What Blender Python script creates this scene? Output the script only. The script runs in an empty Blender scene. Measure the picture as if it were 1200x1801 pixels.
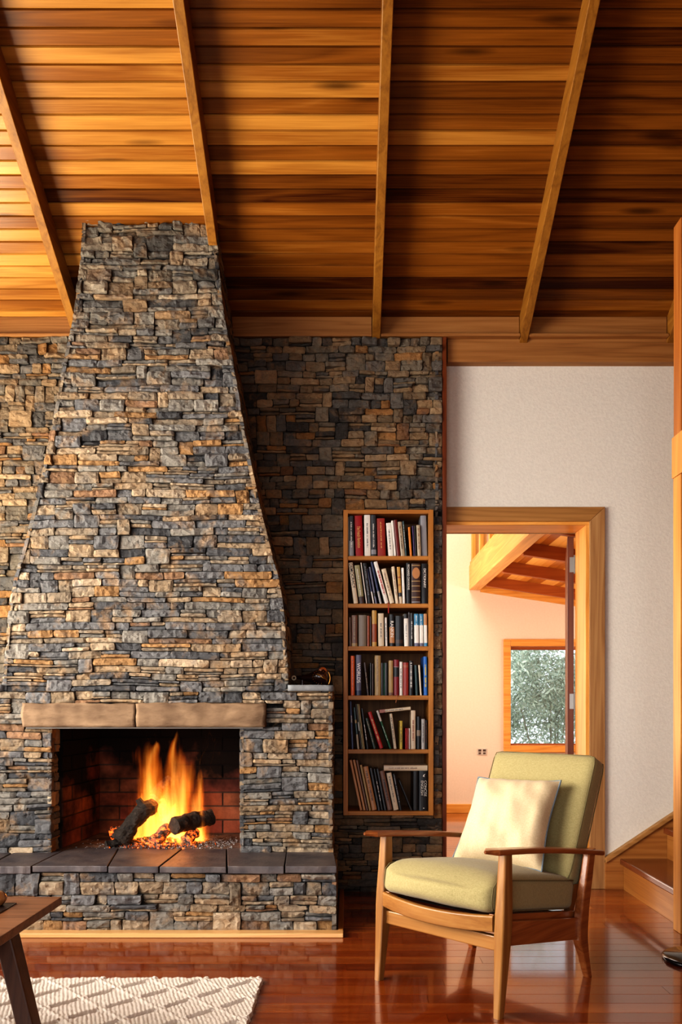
import bpy, bmesh, math, random
from mathutils import Vector, Matrix, noise, Euler
R = math.radians
rng = random.Random(11)
sc = bpy.context.scene
col = sc.collection
F, CX, CY, CAMH = 1440.0, 610.0, 1240.0, 1.04

def P(px, py, Y):
    """photo pixel at depth Y -> world point"""
    return Vector(((px - CX) * Y / F, Y, CAMH - (py - CY) * Y / F))
def PX(px, Y): return (px - CX) * Y / F
def PZ(py, Y): return CAMH - (py - CY) * Y / F

# ------------------------------------------------------------------ node helpers
class NT:
    def __init__(s, m):
        m.use_nodes = True
        s.t = m.node_tree; s.t.nodes.clear()
    def n(s, kind, **kw):
        nd = s.t.nodes.new(kind)
        for k, v in kw.items():
            if k.startswith('i_'):
                key = k[2:]
                key = int(key) if key.isdigit() else key.replace('_', ' ')
                s.set(nd.inputs[key], v)
            else: setattr(nd, k, v)
        return nd
    def set(s, inp, v):
        if isinstance(v, bpy.types.NodeSocket): s.t.links.new(v, inp)
        else: inp.default_value = v
    def math(s, op, a, b=None, c=None, clamp=False):
        nd = s.t.nodes.new('ShaderNodeMath'); nd.operation = op; nd.use_clamp = clamp
        for i, v in enumerate((a, b, c)):
            if v is not None: s.set(nd.inputs[i], v)
        return nd.outputs[0]
    def ramp(s, fac, stops, interp='LINEAR'):
        nd = s.t.nodes.new('ShaderNodeValToRGB'); nd.color_ramp.interpolation = interp
        e = nd.color_ramp.elements
        while len(e) > 1: e.remove(e[-1])
        e[0].position = stops[0][0]; e[0].color = tuple(stops[0][1]) + (1,)
        for p, c in stops[1:]:
            x = e.new(p); x.color = tuple(c) + (1,)
        s.set(nd.inputs[0], fac)
        return nd.outputs[0]
    def mix(s, fac, a, b, blend='MIX'):
        nd = s.t.nodes.new('ShaderNodeMix'); nd.data_type = 'RGBA'; nd.blend_type = blend
        s.set(nd.inputs[0], fac)
        for k, v in ((6, a), (7, b)):
            if isinstance(v, (tuple, list)) and len(v) == 3: v = tuple(v) + (1,)
            s.set(nd.inputs[k], v)
        return nd.outputs[2]
    def noise(s, vec, scale, detail=4, rough=0.55, dist=0.0):
        nd = s.t.nodes.new('ShaderNodeTexNoise')
        nd.inputs['Scale'].default_value = scale; nd.inputs['Detail'].default_value = detail
        nd.inputs['Roughness'].default_value = rough; nd.inputs['Distortion'].default_value = dist
        if vec is not None: s.set(nd.inputs['Vector'], vec)
        return nd.outputs[0]
    def coords(s, scale=(1, 1, 1), kind='Object', loc=None):
        tc = s.t.nodes.new('ShaderNodeTexCoord')
        mp = s.t.nodes.new('ShaderNodeMapping'); mp.inputs['Scale'].default_value = scale
        if loc is not None: s.set(mp.inputs['Location'], loc)
        s.t.links.new(tc.outputs[kind], mp.inputs[0])
        return mp.outputs[0]
    def attr(s, name):
        nd = s.t.nodes.new('ShaderNodeAttribute'); nd.attribute_name = name
        return nd
    def bump(s, h, strength=0.3, dist=0.01):
        nd = s.t.nodes.new('ShaderNodeBump'); nd.inputs['Strength'].default_value = strength
        nd.inputs['Distance'].default_value = dist; s.set(nd.inputs['Height'], h)
        return nd.outputs[0]
    def bsdf(s, color, rough=0.6, normal=None, coat=0, coat_rough=0.1, metal=0, spec=0.5, sheen=0, emit=None, estr=0):
        b = s.t.nodes.new('ShaderNodeBsdfPrincipled')
        if isinstance(color, (tuple, list)) and len(color) == 3: color = tuple(color) + (1,)
        s.set(b.inputs['Base Color'], color); s.set(b.inputs['Roughness'], rough)
        b.inputs['Metallic'].default_value = metal; b.inputs['Specular IOR Level'].default_value = spec
        b.inputs['Coat Weight'].default_value = coat; b.inputs['Coat Roughness'].default_value = coat_rough
        b.inputs['Sheen Weight'].default_value = sheen
        if normal is not None: s.set(b.inputs['Normal'], normal)
        if emit is not None:
            if isinstance(emit, (tuple, list)) and len(emit) == 3: emit = tuple(emit) + (1,)
            s.set(b.inputs['Emission Color'], emit); s.set(b.inputs['Emission Strength'], estr)
        return s.out(b)
    def out(s, b, sock='Surface'):
        o = s.t.nodes.new('ShaderNodeOutputMaterial'); s.t.links.new(b.outputs[0], o.inputs[sock]); return b
    

MATS = {}
def plain(name, c, rough=0.6, metal=0, coat=0, spec=0.5, var=0.15, nscale=30):
    if name in MATS: return MATS[name]
    m = bpy.data.materials.new(name); t = NT(m)
    n = t.noise(t.coords(), nscale, 3)
    cc = t.mix(t.math('MULTIPLY', n, var), tuple(c), tuple(x * 0.45 for x in c))
    t.bsdf(cc, rough, metal=metal, coat=coat, spec=spec)
    MATS[name] = m; return m

def wood(name, lo, mid, hi, axis='X', rough=0.4, coat=0.0, coat_rough=0.15, grain=1.0, use_attr=False, bump=0.15, spec=0.4, fine=1.0, knots=False):
    """grain runs along axis; attribute Col.r gives each board its own tone, Col.g its own grain offset"""
    m = bpy.data.materials.new(name); t = NT(m)
    s = {'X': (0.9, 14, 14), 'Y': (14, 0.9, 14), 'Z': (14, 14, 0.9)}[axis]
    off = None
    if use_attr:
        a = t.attr('Col')
        sep = t.n('ShaderNodeSeparateColor', i_0=a.outputs['Color'])
        comb = t.n('ShaderNodeCombineXYZ', i_0=t.math('MULTIPLY', sep.outputs[1], 37.0), i_1=t.math('MULTIPLY', sep.outputs[1], 91.0), i_2=t.math('MULTIPLY', sep.outputs[1], 53.0))
        off = comb.outputs[0]
    v = t.coords(s, loc=off)
    big = t.noise(v, 0.6, 2, 0.5, 0.5)
    rings = t.math('FRACT', t.math('MULTIPLY', big, 7.0 * grain))
    tri = t.math('ABSOLUTE', t.math('SUBTRACT', t.math('MULTIPLY', rings, 2.0), 1.0))
    fs = {'X': (3, 160, 160), 'Y': (160, 3, 160), 'Z': (160, 160, 3)}[axis]
    fi = t.noise(t.coords(tuple(q * fine for q in fs), loc=off), 1.0, 3, 0.6)
    f = t.math('ADD', t.math('MULTIPLY', tri, 0.24), t.math('MULTIPLY', fi, 0.50))
    f = t.math('ADD', f, t.math('MULTIPLY', big, 0.28))
    if use_attr: f = t.math('ADD', t.math('MULTIPLY', f, 0.55), t.math('SUBTRACT', t.math('MULTIPLY', sep.outputs[0], 0.85), 0.2))
    c = t.ramp(f, [(0.15, lo), (0.5, mid), (0.85, hi)])
    if knots:
        vo = t.n('ShaderNodeTexVoronoi', i_Scale=1.0); t.set(vo.inputs['Vector'], t.coords((1.5, 9, 9), loc=off))
        k = t.math('LESS_THAN', vo.outputs['Distance'], 0.09)
        k2 = t.ramp(vo.outputs['Distance'], [(0.0, (1, 1, 1)), (0.07, (0.9, 0.9, 0.9)), (0.20, (0, 0, 0))])
        c = t.mix(t.math('MULTIPLY', k2, 0.75), c, tuple(x * 0.35 for x in lo))
    t.bsdf(c, rough, t.bump(t.math('ADD', fi, tri), bump, 0.0008), coat, coat_rough, spec=spec)
    return m

W_CEIL = wood('ceiling_timber', (0.042, 0.009, 0.0015), (0.24, 0.088, 0.012), (0.56, 0.285, 0.062), 'X', 0.27, use_attr=True, knots=True, grain=0.6)
W_RAFT = wood('rafter_timber', (0.13, 0.05, 0.008), (0.27, 0.12, 0.02), (0.36, 0.175, 0.032), 'Y', 0.42)
W_PLATE = wood('plate_timber', (0.18, 0.075, 0.022), (0.33, 0.155, 0.05), (0.42, 0.22, 0.08), 'X', 0.5)
W_FLOOR = wood('floor_timber', (0.0624, 0.0086, 0.0023), (0.2106, 0.0406, 0.0062), (0.39, 0.117, 0.0203), 'X', 0.22, coat=0.9, coat_rough=0.07, use_attr=True, bump=0.08, grain=0.8)
W_SHELF = wood('bookcase_timber', (0.24, 0.095, 0.018), (0.46, 0.20, 0.042), (0.58, 0.29, 0.075), 'X', 0.45)
W_SHELFV = wood('bookcase_timber_upright', (0.24, 0.095, 0.018), (0.46, 0.20, 0.042), (0.58, 0.29, 0.075), 'Z', 0.45)
W_BACK = wood('bookcase_back', (0.08, 0.03, 0.012), (0.20, 0.09, 0.03), (0.30, 0.15, 0.05), 'Z', 0.6)
W_TRIM = wood('door_casing_timber', (0.224, 0.105, 0.0385), (0.392, 0.217, 0.091), (0.49, 0.308, 0.14), 'Z', 0.42)
W_TRIMX = wood('door_head_timber', (0.208, 0.096, 0.028), (0.368, 0.192, 0.064), (0.48, 0.264, 0.096), 'X', 0.42)
W_HONEY = wood('hall_timber', (0.45, 0.18, 0.035), (0.72, 0.34, 0.08), (0.85, 0.5, 0.16), 'Z', 0.38)
W_HONEYX = wood('hall_timber_level', (0.45, 0.18, 0.035), (0.72, 0.34, 0.08), (0.85, 0.5, 0.16), 'X', 0.38)
W_HALLC = wood('hall_ceiling_timber', (0.40, 0.13, 0.02), (0.70, 0.30, 0.06), (0.9, 0.5, 0.14), 'Y', 0.35, use_attr=True)
W_DARK = wood('dark_door_timber', (0.06, 0.015, 0.005), (0.16, 0.04, 0.012), (0.22, 0.07, 0.02), 'Z', 0.4)
W_HRAFT = wood('hall_rafter_timber', (0.22, 0.05, 0.01), (0.36, 0.10, 0.02), (0.45, 0.15, 0.03), 'X', 0.4)
W_CHAIR = wood('chair_timber', (0.1584, 0.0612, 0.0144), (0.2808, 0.1296, 0.036), (0.36, 0.1908, 0.0612), 'Z', 0.36, coat=0.25)
W_CHAIRX = wood('chair_timber_rail', (0.1628, 0.0629, 0.0148), (0.2886, 0.1332, 0.037), (0.37, 0.1961, 0.0629), 'X', 0.36, coat=0.25)
W_CHAIRY = wood('chair_timber_arm', (0.14, 0.035, 0.01), (0.30, 0.10, 0.03), (0.44, 0.18, 0.06), 'Y', 0.3, coat=0.4)
W_STAIR = wood('stair_timber', (0.187, 0.0595, 0.0136), (0.357, 0.153, 0.0382), (0.476, 0.238, 0.0765), 'Y', 0.35, coat=0.3)
W_TREAD = wood('tread_timber', (0.06, 0.012, 0.005), (0.16, 0.04, 0.012), (0.24, 0.07, 0.02), 'Y', 0.25, coat=0.7)
W_SKIRT = wood('skirt_timber', (0.2, 0.07, 0.018), (0.34, 0.14, 0.035), (0.46, 0.22, 0.07), 'X', 0.4)
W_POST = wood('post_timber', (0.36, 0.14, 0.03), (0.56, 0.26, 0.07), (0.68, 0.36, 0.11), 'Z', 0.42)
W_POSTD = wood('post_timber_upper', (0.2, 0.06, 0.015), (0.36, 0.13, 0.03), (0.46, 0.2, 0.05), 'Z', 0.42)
W_TABLE = wood('walnut', (0.07, 0.028, 0.014), (0.17, 0.075, 0.035), (0.28, 0.13, 0.065), 'X', 0.36, coat=0.15)
W_TABLEL = wood('walnut_leg', (0.05, 0.018, 0.009), (0.10, 0.04, 0.018), (0.15, 0.065, 0.03), 'Z', 0.4)

def stone_mat(name, bright=1.0, warm=0.0):
    m = bpy.data.materials.new(name); t = NT(m)
    a = t.attr('Col'); sep = t.n('ShaderNodeSeparateColor', i_0=a.outputs['Color'])
    co = t.coords()
    n1 = t.noise(co, 9, 4, 0.6, 0.5)
    n2 = t.noise(t.coords((1, 1, 1), loc=(5, 3, 1)), 26, 6, 0.7)
    n3 = t.noise(t.coords((40, 40, 110)), 1.0, 6, 0.75)
    c = t.mix(t.ramp(n1, [(0.52, (0, 0, 0)), (0.68, (0.6, 0.6, 0.6))]), a.outputs['Color'], (0.35 * bright, 0.22 * bright, 0.115 * bright))
    c = t.mix(t.ramp(n1, [(0.30, (0.6, 0.6, 0.6)), (0.44, (0, 0, 0))]), c, (0.14 * bright, 0.138 * bright, 0.138 * bright))
    v = t.math('ADD', t.math('MULTIPLY', n2, 1.1), 0.42)
    c = t.mix(1.0, c, t.n('ShaderNodeCombineColor', i_0=v, i_1=v, i_2=v).outputs[0], 'MULTIPLY')
    h = t.math('ADD', t.math('MULTIPLY', n2, 0.7), t.math('MULTIPLY', n3, 0.5))
    t.bsdf(c, 0.82, t.bump(h, 1.0, 0.018), spec=0.25)
    return m
M_STONE = stone_mat('ledge_stone')
M_MORTAR = plain('dark_joint', (0.02, 0.017, 0.014), 0.95)

def simple_noise_mat(name, c1, c2, scale, rough=0.7, bs=0.4, bd=0.004, detail=5, coat=0, coords=(1, 1, 1), spec=0.4, sheen=0):
    m = bpy.data.materials.new(name); t = NT(m)
    n = t.noise(t.coords(coords), scale, detail, 0.6)
    c = t.ramp(n, [(0.3, c1), (0.7, c2)])
    t.bsdf(c, rough, t.bump(n, bs, bd), coat, spec=spec, sheen=sheen)
    return m
M_PLASTER = simple_noise_mat('white_plaster', (0.67, 0.64, 0.575), (0.73, 0.70, 0.63), 75, 0.8, 0.5, 0.004, 3)
M_HALLWALL = simple_noise_mat('peach_plaster', (0.76, 0.62, 0.48), (0.80, 0.66, 0.52), 60, 0.8, 0.25, 0.002, 3)
M_LINTEL = simple_noise_mat('lintel_sandstone', (0.10, 0.06, 0.035), (0.27, 0.18, 0.11), 7, 0.85, 1.0, 0.016, 10, coords=(0.6, 1, 1.6))
M_SLATE = simple_noise_mat('hearth_slate', (0.04, 0.038, 0.048), (0.135, 0.11, 0.10), 6, 0.48, 0.9, 0.012, 9)
M_LEDGE = simple_noise_mat('ledge_slate', (0.13, 0.135, 0.14), (0.22, 0.225, 0.23), 20, 0.75, 0.6, 0.005, 6)
M_STEEL = plain('dark_steel', (0.18, 0.16, 0.14), 0.5, metal=0.6)
M_HINGE = plain('brushed_hinge_steel', (0.30, 0.27, 0.24), 0.4, metal=0.9)
M_ASH = simple_noise_mat('ash', (0.10, 0.09, 0.09), (0.45, 0.42, 0.40), 45, 0.95, 1.0, 0.02, 6)
M_BLACK = plain('glossy_black', (0.012, 0.012, 0.014), 0.12, coat=0.6)
M_WHITEPL = plain('outlet_plastic', (0.62, 0.55, 0.46), 0.4)
M_DARKPL = plain('socket_dark', (0.10, 0.06, 0.04), 0.5)
M_BRASS = plain('aged_brass', (0.55, 0.30, 0.08), 0.25, metal=0.9)
M_LEATHER = plain('dark_leather', (0.03, 0.008, 0.006), 0.25, coat=0.5)
M_AMBER = plain('amber_brown', (0.32, 0.08, 0.015), 0.18, coat=0.8)
M_BONE = plain('white_ring', (0.75, 0.68, 0.5), 0.3)
M_POT = simple_noise_mat('brown_glaze', (0.18, 0.07, 0.02), (0.4, 0.2, 0.08), 30, 0.08, 0.1, 0.002, 4, coat=1.0)
M_PAPER = plain('book_pages', (0.55, 0.47, 0.34), 0.9)
M_RIBBON = plain('red_ribbon', (0.5, 0.06, 0.04), 0.7)

def brick_mat():
    m = bpy.data.materials.new('sooty_firebrick'); t = NT(m)
    a = t.attr('Col'); co = t.coords()
    n = t.noise(co, 22, 5, 0.65)
    c = t.mix(t.math('MULTIPLY', n, 0.8), a.outputs['Color'], (0.07, 0.03, 0.02))
    # soot deposited on the bricks, heavier higher up and in patches
    g = t.n('ShaderNodeSeparateXYZ', i_0=co).outputs[2]
    s = t.math('ADD', t.math('MULTIPLY', t.math('SUBTRACT', g, 0.42), 2.6), t.math('MULTIPLY', t.math('SUBTRACT', t.noise(co, 4.0, 4), 0.42), 3.4), clamp=True)
    c = t.mix(s, c, (0.009, 0.006, 0.005))
    t.bsdf(c, 0.9, t.bump(n, 0.7, 0.006), spec=0.2)
    return m
M_BRICK = brick_mat()

def log_mat():
    m = bpy.data.materials.new('charred_bark'); t = NT(m)
    n = t.noise(t.coords((1, 1, 1)), 60, 6, 0.7)
    n2 = t.noise(t.coords((1, 1, 1)), 11, 3)
    c = t.ramp(n, [(0.3, (0.008, 0.006, 0.005)), (0.6, (0.045, 0.03, 0.02)), (0.8, (0.14, 0.10, 0.075))])
    t.bsdf(c, 0.75, t.bump(n, 1.0, 0.01))
    return m
M_LOG = log_mat()
def ember_mat(name, lo, hi, strength):
    m = bpy.data.materials.new(name); t = NT(m)
    n = t.noise(t.coords(), 38, 4, 0.7)
    e = t.ramp(n, [(lo, (0, 0, 0)), (hi, (1.0, 0.16, 0.015)), (min(1, hi + 0.15), (1, 0.5, 0.12))])
    c = t.ramp(n, [(0.3, (0.01, 0.008, 0.008)), (0.5, (0.09, 0.07, 0.06))])
    t.bsdf(c, 0.9, emit=e, estr=strength)
    return m
M_EMBER = ember_mat('glowing_embers', 0.50, 0.68, 4.0)
M_LOGHOT = ember_mat('burning_bark', 0.50, 0.66, 3.5)

def fabric(name, c1, c2, scale=900, bs=0.35, big=0.0, sheen=0.15):
    m = bpy.data.materials.new(name); t = NT(m)
    a = t.noise(t.coords((1, 1, 1)), scale, 2, 0.6)
    w = t.noise(t.coords((0.25, 1, 1)), scale * 0.5, 2)
    w2 = t.noise(t.coords((1, 1, 0.25)), scale * 0.5, 2)
    f = t.math('ADD', t.math('MULTIPLY', a, 0.3), t.math('ADD', t.math('MULTIPLY', w, 0.35), t.math('MULTIPLY', w2, 0.35)))
    if big: f = t.math('ADD', f, t.math('MULTIPLY', t.math('SUBTRACT', t.noise(t.coords(), 7, 3), 0.5), big))
    c = t.ramp(f, [(0.35, c1), (0.65, c2)])
    t.bsdf(c, 0.9, t.bump(f, bs, 0.0015), spec=0.2, sheen=sheen)
    return m
M_OLIVE = fabric('olive_wool', (0.26, 0.215, 0.098), (0.39, 0.33, 0.17), 700)
M_CREAM = fabric('cream_linen', (0.50, 0.395, 0.245), (0.64, 0.52, 0.35), 600, 0.2, 0.25)
M_PIPE = plain('blue_grey_piping', (0.17, 0.21, 0.24), 0.8)
M_SEAM = plain('olive_piping', (0.17, 0.14, 0.065), 0.9)

def rug_mat():
    m = bpy.data.materials.new('rug_wool'); t = NT(m)
    a = t.attr('Col'); n = t.noise(t.coords(), 260, 3, 0.7)
    c = t.mix(t.math('MULTIPLY', n, 0.5), a.outputs['Color'], (0.50, 0.42, 0.34))
    t.bsdf(c, 0.95, t.bump(n, 0.8, 0.004), spec=0.1, sheen=0.2)
    return m
M_RUG = rug_mat()
def leaf_mat():
    m = bpy.data.materials.new('grey_green_leaves'); t = NT(m)
    a = t.attr('Col')
    t.bsdf(a.outputs['Color'], 0.7)
    return m
M_LEAF = leaf_mat()
def glass_mat():
    m = bpy.data.materials.new('window_glass'); t = NT(m)
    tr = t.n('ShaderNodeBsdfTransparent'); gl = t.n('ShaderNodeBsdfGlossy', i_Roughness=0.02)
    fr = t.n('ShaderNodeFresnel', i_0=1.45)
    mx = t.n('ShaderNodeMixShader'); t.set(mx.inputs[0], fr.outputs[0])
    t.t.links.new(tr.outputs[0], mx.inputs[1]); t.t.links.new(gl.outputs[0], mx.inputs[2]); t.out(mx)
    return m
M_GLASS = glass_mat()

def text_object(cu):
    t = bpy.data.objects.new('tmp', cu); col.objects.link(t)
    me = bpy.data.meshes.new_from_object(t.evaluated_get(bpy.context.evaluated_depsgraph_get()))
    mats = list(cu.materials); bpy.data.objects.remove(t)
    o = bpy.data.objects.new('title_lettering', me); col.objects.link(o)
    if not me.materials:
        for m in mats: me.materials.append(m)
    return o
# ------------------------------------------------------------------ mesh helpers
class MB:
    def __init__(s): s.v = []; s.f = []; s.c = []; s.m = []
    def add(s, verts, faces, c=(0.5, 0.5, 0.5), mi=0):
        b = len(s.v); s.v.extend(verts)
        for f in faces: s.f.append(tuple(b + i for i in f)); s.c.append(c); s.m.append(mi)
    def box(s, a, b, c=(0.5, 0.5, 0.5), mi=0):
        x0, y0, z0 = a; x1, y1, z1 = b
        s.add([(x0, y0, z0), (x1, y0, z0), (x1, y1, z0), (x0, y1, z0), (x0, y0, z1), (x1, y0, z1), (x1, y1, z1), (x0, y1, z1)],
              [(0, 3, 2, 1), (4, 5, 6, 7), (0, 1, 5, 4), (1, 2, 6, 5), (2, 3, 7, 6), (3, 0, 4, 7)], c, mi)
    def prism(s, poly, vec, c=(0.5, 0.5, 0.5), mi=0):
        n = len(poly); v = [Vector(p) for p in poly]; w = [p + Vector(vec) for p in v]
        s.add([tuple(p) for p in v + w], [tuple(range(n - 1, -1, -1)), tuple(range(n, 2 * n))] + [(i, (i + 1) % n, n + (i + 1) % n, n + i) for i in range(n)], c, mi)
    def loft(s, rings, closed=True, cap=True, c=(0.5, 0.5, 0.5), mi=0):
        n = len(rings[0]); v = [tuple(p) for r in rings for p in r]; f = []
        for k in range(len(rings) - 1):
            for i in range(n if closed else n - 1):
                j = (i + 1) % n
                f.append((k * n + i, k * n + j, (k + 1) * n + j, (k + 1) * n + i))
        if cap:
            f.append(tuple(range(n - 1, -1, -1))); b = (len(rings) - 1) * n; f.append(tuple(b + i for i in range(n)))
        s.add(v, f, c, mi)
    def tube(s, pts, rad, seg=10, c=(0.5, 0.5, 0.5), mi=0, cap=True, jit=0):
        pts = [Vector(p) for p in pts]; rings = []
        if not isinstance(rad, (list, tuple)): rad = [rad] * len(pts)
        d0 = (pts[1] - pts[0]).normalized()
        up = Vector((0, 0, 1)) if abs(d0.z) < 0.9 else Vector((0, 1, 0))
        a = d0.cross(up).normalized()
        for k, p in enumerate(pts):
            d = (pts[min(k + 1, len(pts) - 1)] - pts[max(k - 1, 0)]).normalized()
            a = (a - d * a.dot(d)).normalized(); b = d.cross(a)
            ring = []
            for i in range(seg):
                th = 2 * math.pi * i / seg; r = rad[k]
                q = p + (a * math.cos(th) + b * math.sin(th)) * r
                if jit: q += (q - p).normalized() * jit * (noise.noise(q * 28) + 0.35 * noise.noise(q * 90))
                ring.append(q)
            rings.append(ring)
        s.loft(rings, True, cap, c, mi)
    def build(s, name, mats, parent=None, smooth=False, bevel=0, seg=2, sub=0, loc=None):
        me = bpy.data.meshes.new(name); me.from_pydata(s.v, [], s.f)
        if not isinstance(mats, (list, tuple)): mats = [mats]
        for m in mats: me.materials.append(m)
        if len(mats) > 1: me.polygons.foreach_set('material_index', s.m)
        ca = me.color_attributes.new('Col', 'FLOAT_COLOR', 'CORNER')
        buf = []
        for f, c in zip(s.f, s.c): buf.extend((c[0], c[1], c[2], 1.0) * len(f))
        ca.data.foreach_set('color', buf)
        if smooth: me.polygons.foreach_set('use_smooth', [True] * len(me.polygons))
        me.update()
        o = bpy.data.objects.new(name, me); col.objects.link(o)
        if parent: o.parent = parent
        if loc: o.location = loc
        if bevel:
            b = o.modifiers.new('b', 'BEVEL'); b.width = bevel; b.segments = seg; b.limit_method = 'ANGLE'; b.angle_limit = R(35)
        if sub:
            q = o.modifiers.new('s', 'SUBSURF'); q.levels = sub; q.render_levels = sub
        return o
def tag(o, label=None, cat=None, group=None, kind=None):
    for k, v in (('label', label), ('category', cat), ('group', group), ('kind', kind)):
        if v: o[k] = v
    return o
def empty(name, loc=(0, 0, 0), rz=0):
    o = bpy.data.objects.new(name, None); col.objects.link(o); o.location = loc; o.rotation_euler = (0, 0, rz); return o
def boxo(name, a, b, mat, parent=None, bevel=0.002, c=(0.5, 0.5, 0.5)):
    m = MB(); m.box(a, b, c); return m.build(name, mat, parent, bevel=bevel)
def struct(o): o['kind'] = 'structure'; return o

# ------------------------------------------------------------------ stone laying
PAL = [((0.175, 0.172, 0.172), 24), ((0.25, 0.23, 0.20), 20), ((0.10, 0.10, 0.104), 9), ((0.28, 0.225, 0.165), 15), ((0.36, 0.27, 0.18), 16),
       ((0.38, 0.225, 0.105), 7), ((0.43, 0.335, 0.235), 8), ((0.29, 0.175, 0.105), 3)]
def stone_col(r):
    t = r.random() * sum(w for _, w in PAL)
    for c, w in PAL:
        t -= w
        if t <= 0: break
    k = r.uniform(0.70, 1.06)
    return tuple(x * k for x in c)
def layout(nu, nv, allowed, r, wr=(4, 12), hs=(4, 5, 5, 6, 6, 7, 8)):
    """courses of split ledgestone: most stones fill their course, some are two thin ones, a few stand through two courses"""
    occ = [[not allowed(i, j) for i in range(nu)] for j in range(nv)]
    out = []; j = 0; joints = set(); nxt = r.choice(hs)
    while j < nv:
        H = min(nxt, nv - j)
        if nv - j - H < 3: H = nv - j
        nxt = min(r.choice(hs), max(0, nv - j - H))
        if 0 < nv - j - H - nxt < 3: nxt = nv - j - H
        i = 0; nj = set()
        def free(i0, w, j0, h): return all(not occ[q][p] for q in range(j0, j0 + h) for p in range(i0, i0 + w)) if i0 + w <= nu and j0 + h <= nv else False
        def put(i0, j0, w, h):
            for q in range(j0, j0 + h):
                for p in range(i0, i0 + w): occ[q][p] = True
            out.append((i0, j0, w, h)); nj.update((i0, i0 + w))
        while i < nu:
            # lowest free cell of this course in column i
            jj = j
            while jj < j + H and occ[jj][i]: jj += 1
            if jj >= j + H: i += 1; continue
            h = 1
            while jj + h < j + H and not occ[jj + h][i]: h += 1
            run = 0
            while i + run < nu and run < wr[1] + 4 and free(i + run, 1, jj, h): run += 1
            w = None
            for _ in range(6):
                c = r.randint(*wr)
                if h >= 7: c = max(3, int(c * .75))
                if h <= 4: c = int(c * 1.25)
                c = min(c, run)
                if w is None or (i + w) in joints: w = c
            if run - w < 3: w = run
            q = r.random()
            if q < 0.34 and h >= 5 and w >= 5:
                hl = max(2, min(h - 2, int(h * r.uniform(.35, .65)))); put(i, jj, w, hl)
                if w > 7 and r.random() < .6:
                    k = r.randint(3, w - 3); put(i, jj + hl, k, h - hl); put(i + k, jj + hl, w - k, h - hl)
                else: put(i, jj + hl, w, h - hl)
            elif q < 0.42 and nxt and w >= 3:
                w = min(w, 7); e = nxt
                if free(i, w, jj, h + e) and run - w != 1 and run - w != 2: put(i, jj, w, h + e)
                else: put(i, jj, min(run, w), h)
                w = min(run, w)
            else: put(i, jj, w, h)
            i += w
        joints = nj; j += H
    return out
def lay(mb, stones, uu, uv, fmap, r, u0=0, v0=0, snap=None, prot=0.011, gap=0.0016, rough=0.011, seed=0, back=0.035, tint=None):
    for (i, j, w, h) in stones:
        c = stone_col(r)
        if tint: c = tint(c, u0 + (i + w / 2) * uu, v0 + (j + h / 2) * uv)
        n = max(3, round(w * uu / 0.0145)); m = max(3, round(h * uv / 0.0115))
        base = r.uniform(-prot, prot); tu, tv = r.uniform(-0.25, 0.25), r.uniform(-0.2, 0.2)
        o1, o2 = r.random() * 50, r.random() * 50
        cr = r.uniform(0.0015, 0.005)
        cj = [[(r.uniform(0, 0.005), r.uniform(0, 0.0022)) for _ in range(2)] for _ in range(2)]
        V = []
        def pos(s, t):
            u = u0 + (i + w * s) * uu; v = v0 + (j + h * t) * uv
            q = noise.noise_vector(Vector((u * 3.5 + seed, v * 8, seed * 1.7)))
            q2 = noise.noise_vector(Vector((u * 30 + seed, v * 30, seed)))
            u2 = u + q[0] * 0.010 + q2[0] * 0.0035; v2 = v + q[1] * 0.010 + q2[1] * 0.0016
            if snap: u2 = snap(i, w, s, u2, v2)
            return u2, v2
        grid = {}
        for b in range(m + 1):
            for a in range(n + 1):
                s, t = a / n, b / m
                u, v = pos(s, t)
                k0, k1 = cj[0 if s < 0.5 else 1][0 if t < 0.5 else 1]
                es, et = (a in (0, n)), (b in (0, m))
                # corners cut back, edges pulled in by the joint
                du = (gap + (k0 if et else 0)) * (1 if a == 0 else -1 if a == n else 0)
                dv = (gap + (k1 if es else 0)) * (1 if b == 0 else -1 if b == m else 0)
                u += du; v += dv
                d = base + tu * (s - 0.5) * 0.03 + tv * (t - 0.5) * 0.03
                d += rough * 0.75 * noise.noise(Vector((u * 42 + o1, v * 55, o2))) + rough * 0.45 * noise.noise(Vector((u * 85 + o2, v * 120, o1))) + rough * 0.8 * noise.noise(Vector((u * 14 + o1, v * 20, o2)))
                if es or et: d -= cr + 0.003 * abs(noise.noise(Vector((u * 50, v * 50, o1))))
                grid[(a, b)] = len(V); V.append(fmap(u, v, d))
                
        Fc = []
        for b in range(m):
            for a in range(n):
                q = (grid[(a, b)], grid[(a + 1, b)], grid[(a + 1, b + 1)], grid[(a, b + 1)])
                if (a + b) % 2: Fc += [(q[0], q[1], q[2]), (q[0], q[2], q[3])]
                else: Fc += [(q[0], q[1], q[3]), (q[1], q[2], q[3])]
        ring = [(a, 0) for a in range(n)] + [(n, b) for b in range(m)] + [(a, m) for a in range(n, 0, -1)] + [(0, b) for b in range(m, 0, -1)]
        rb = []
        for (a, b) in ring:
            u, v = pos(a / n, b / m)
            u += gap * (1 if a == 0 else -1 if a == n else 0); v += gap * (1 if b == 0 else -1 if b == m else 0)
            rb.append(len(V)); V.append(fmap(u, v, -back))
        L = len(ring)
        for k in range(L):
            k2 = (k + 1) % L
            Fc.append((grid[ring[k]], rb[k], rb[k2], grid[ring[k2]]))
        mb.add(V, Fc, c)

# ------------------------------------------------------------------ main dimensions
YW = 4.645      # plaster wall face
YS = 4.55       # stone wall face
SL = 850.0 / F  # ceiling slope
def zu(Y): return 3.059 + SL * (4.60 - Y)          # rafter underside
def zb(Y): return zu(Y) + 0.14                      # board face
UU, UV = 0.018, 0.0064

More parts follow.
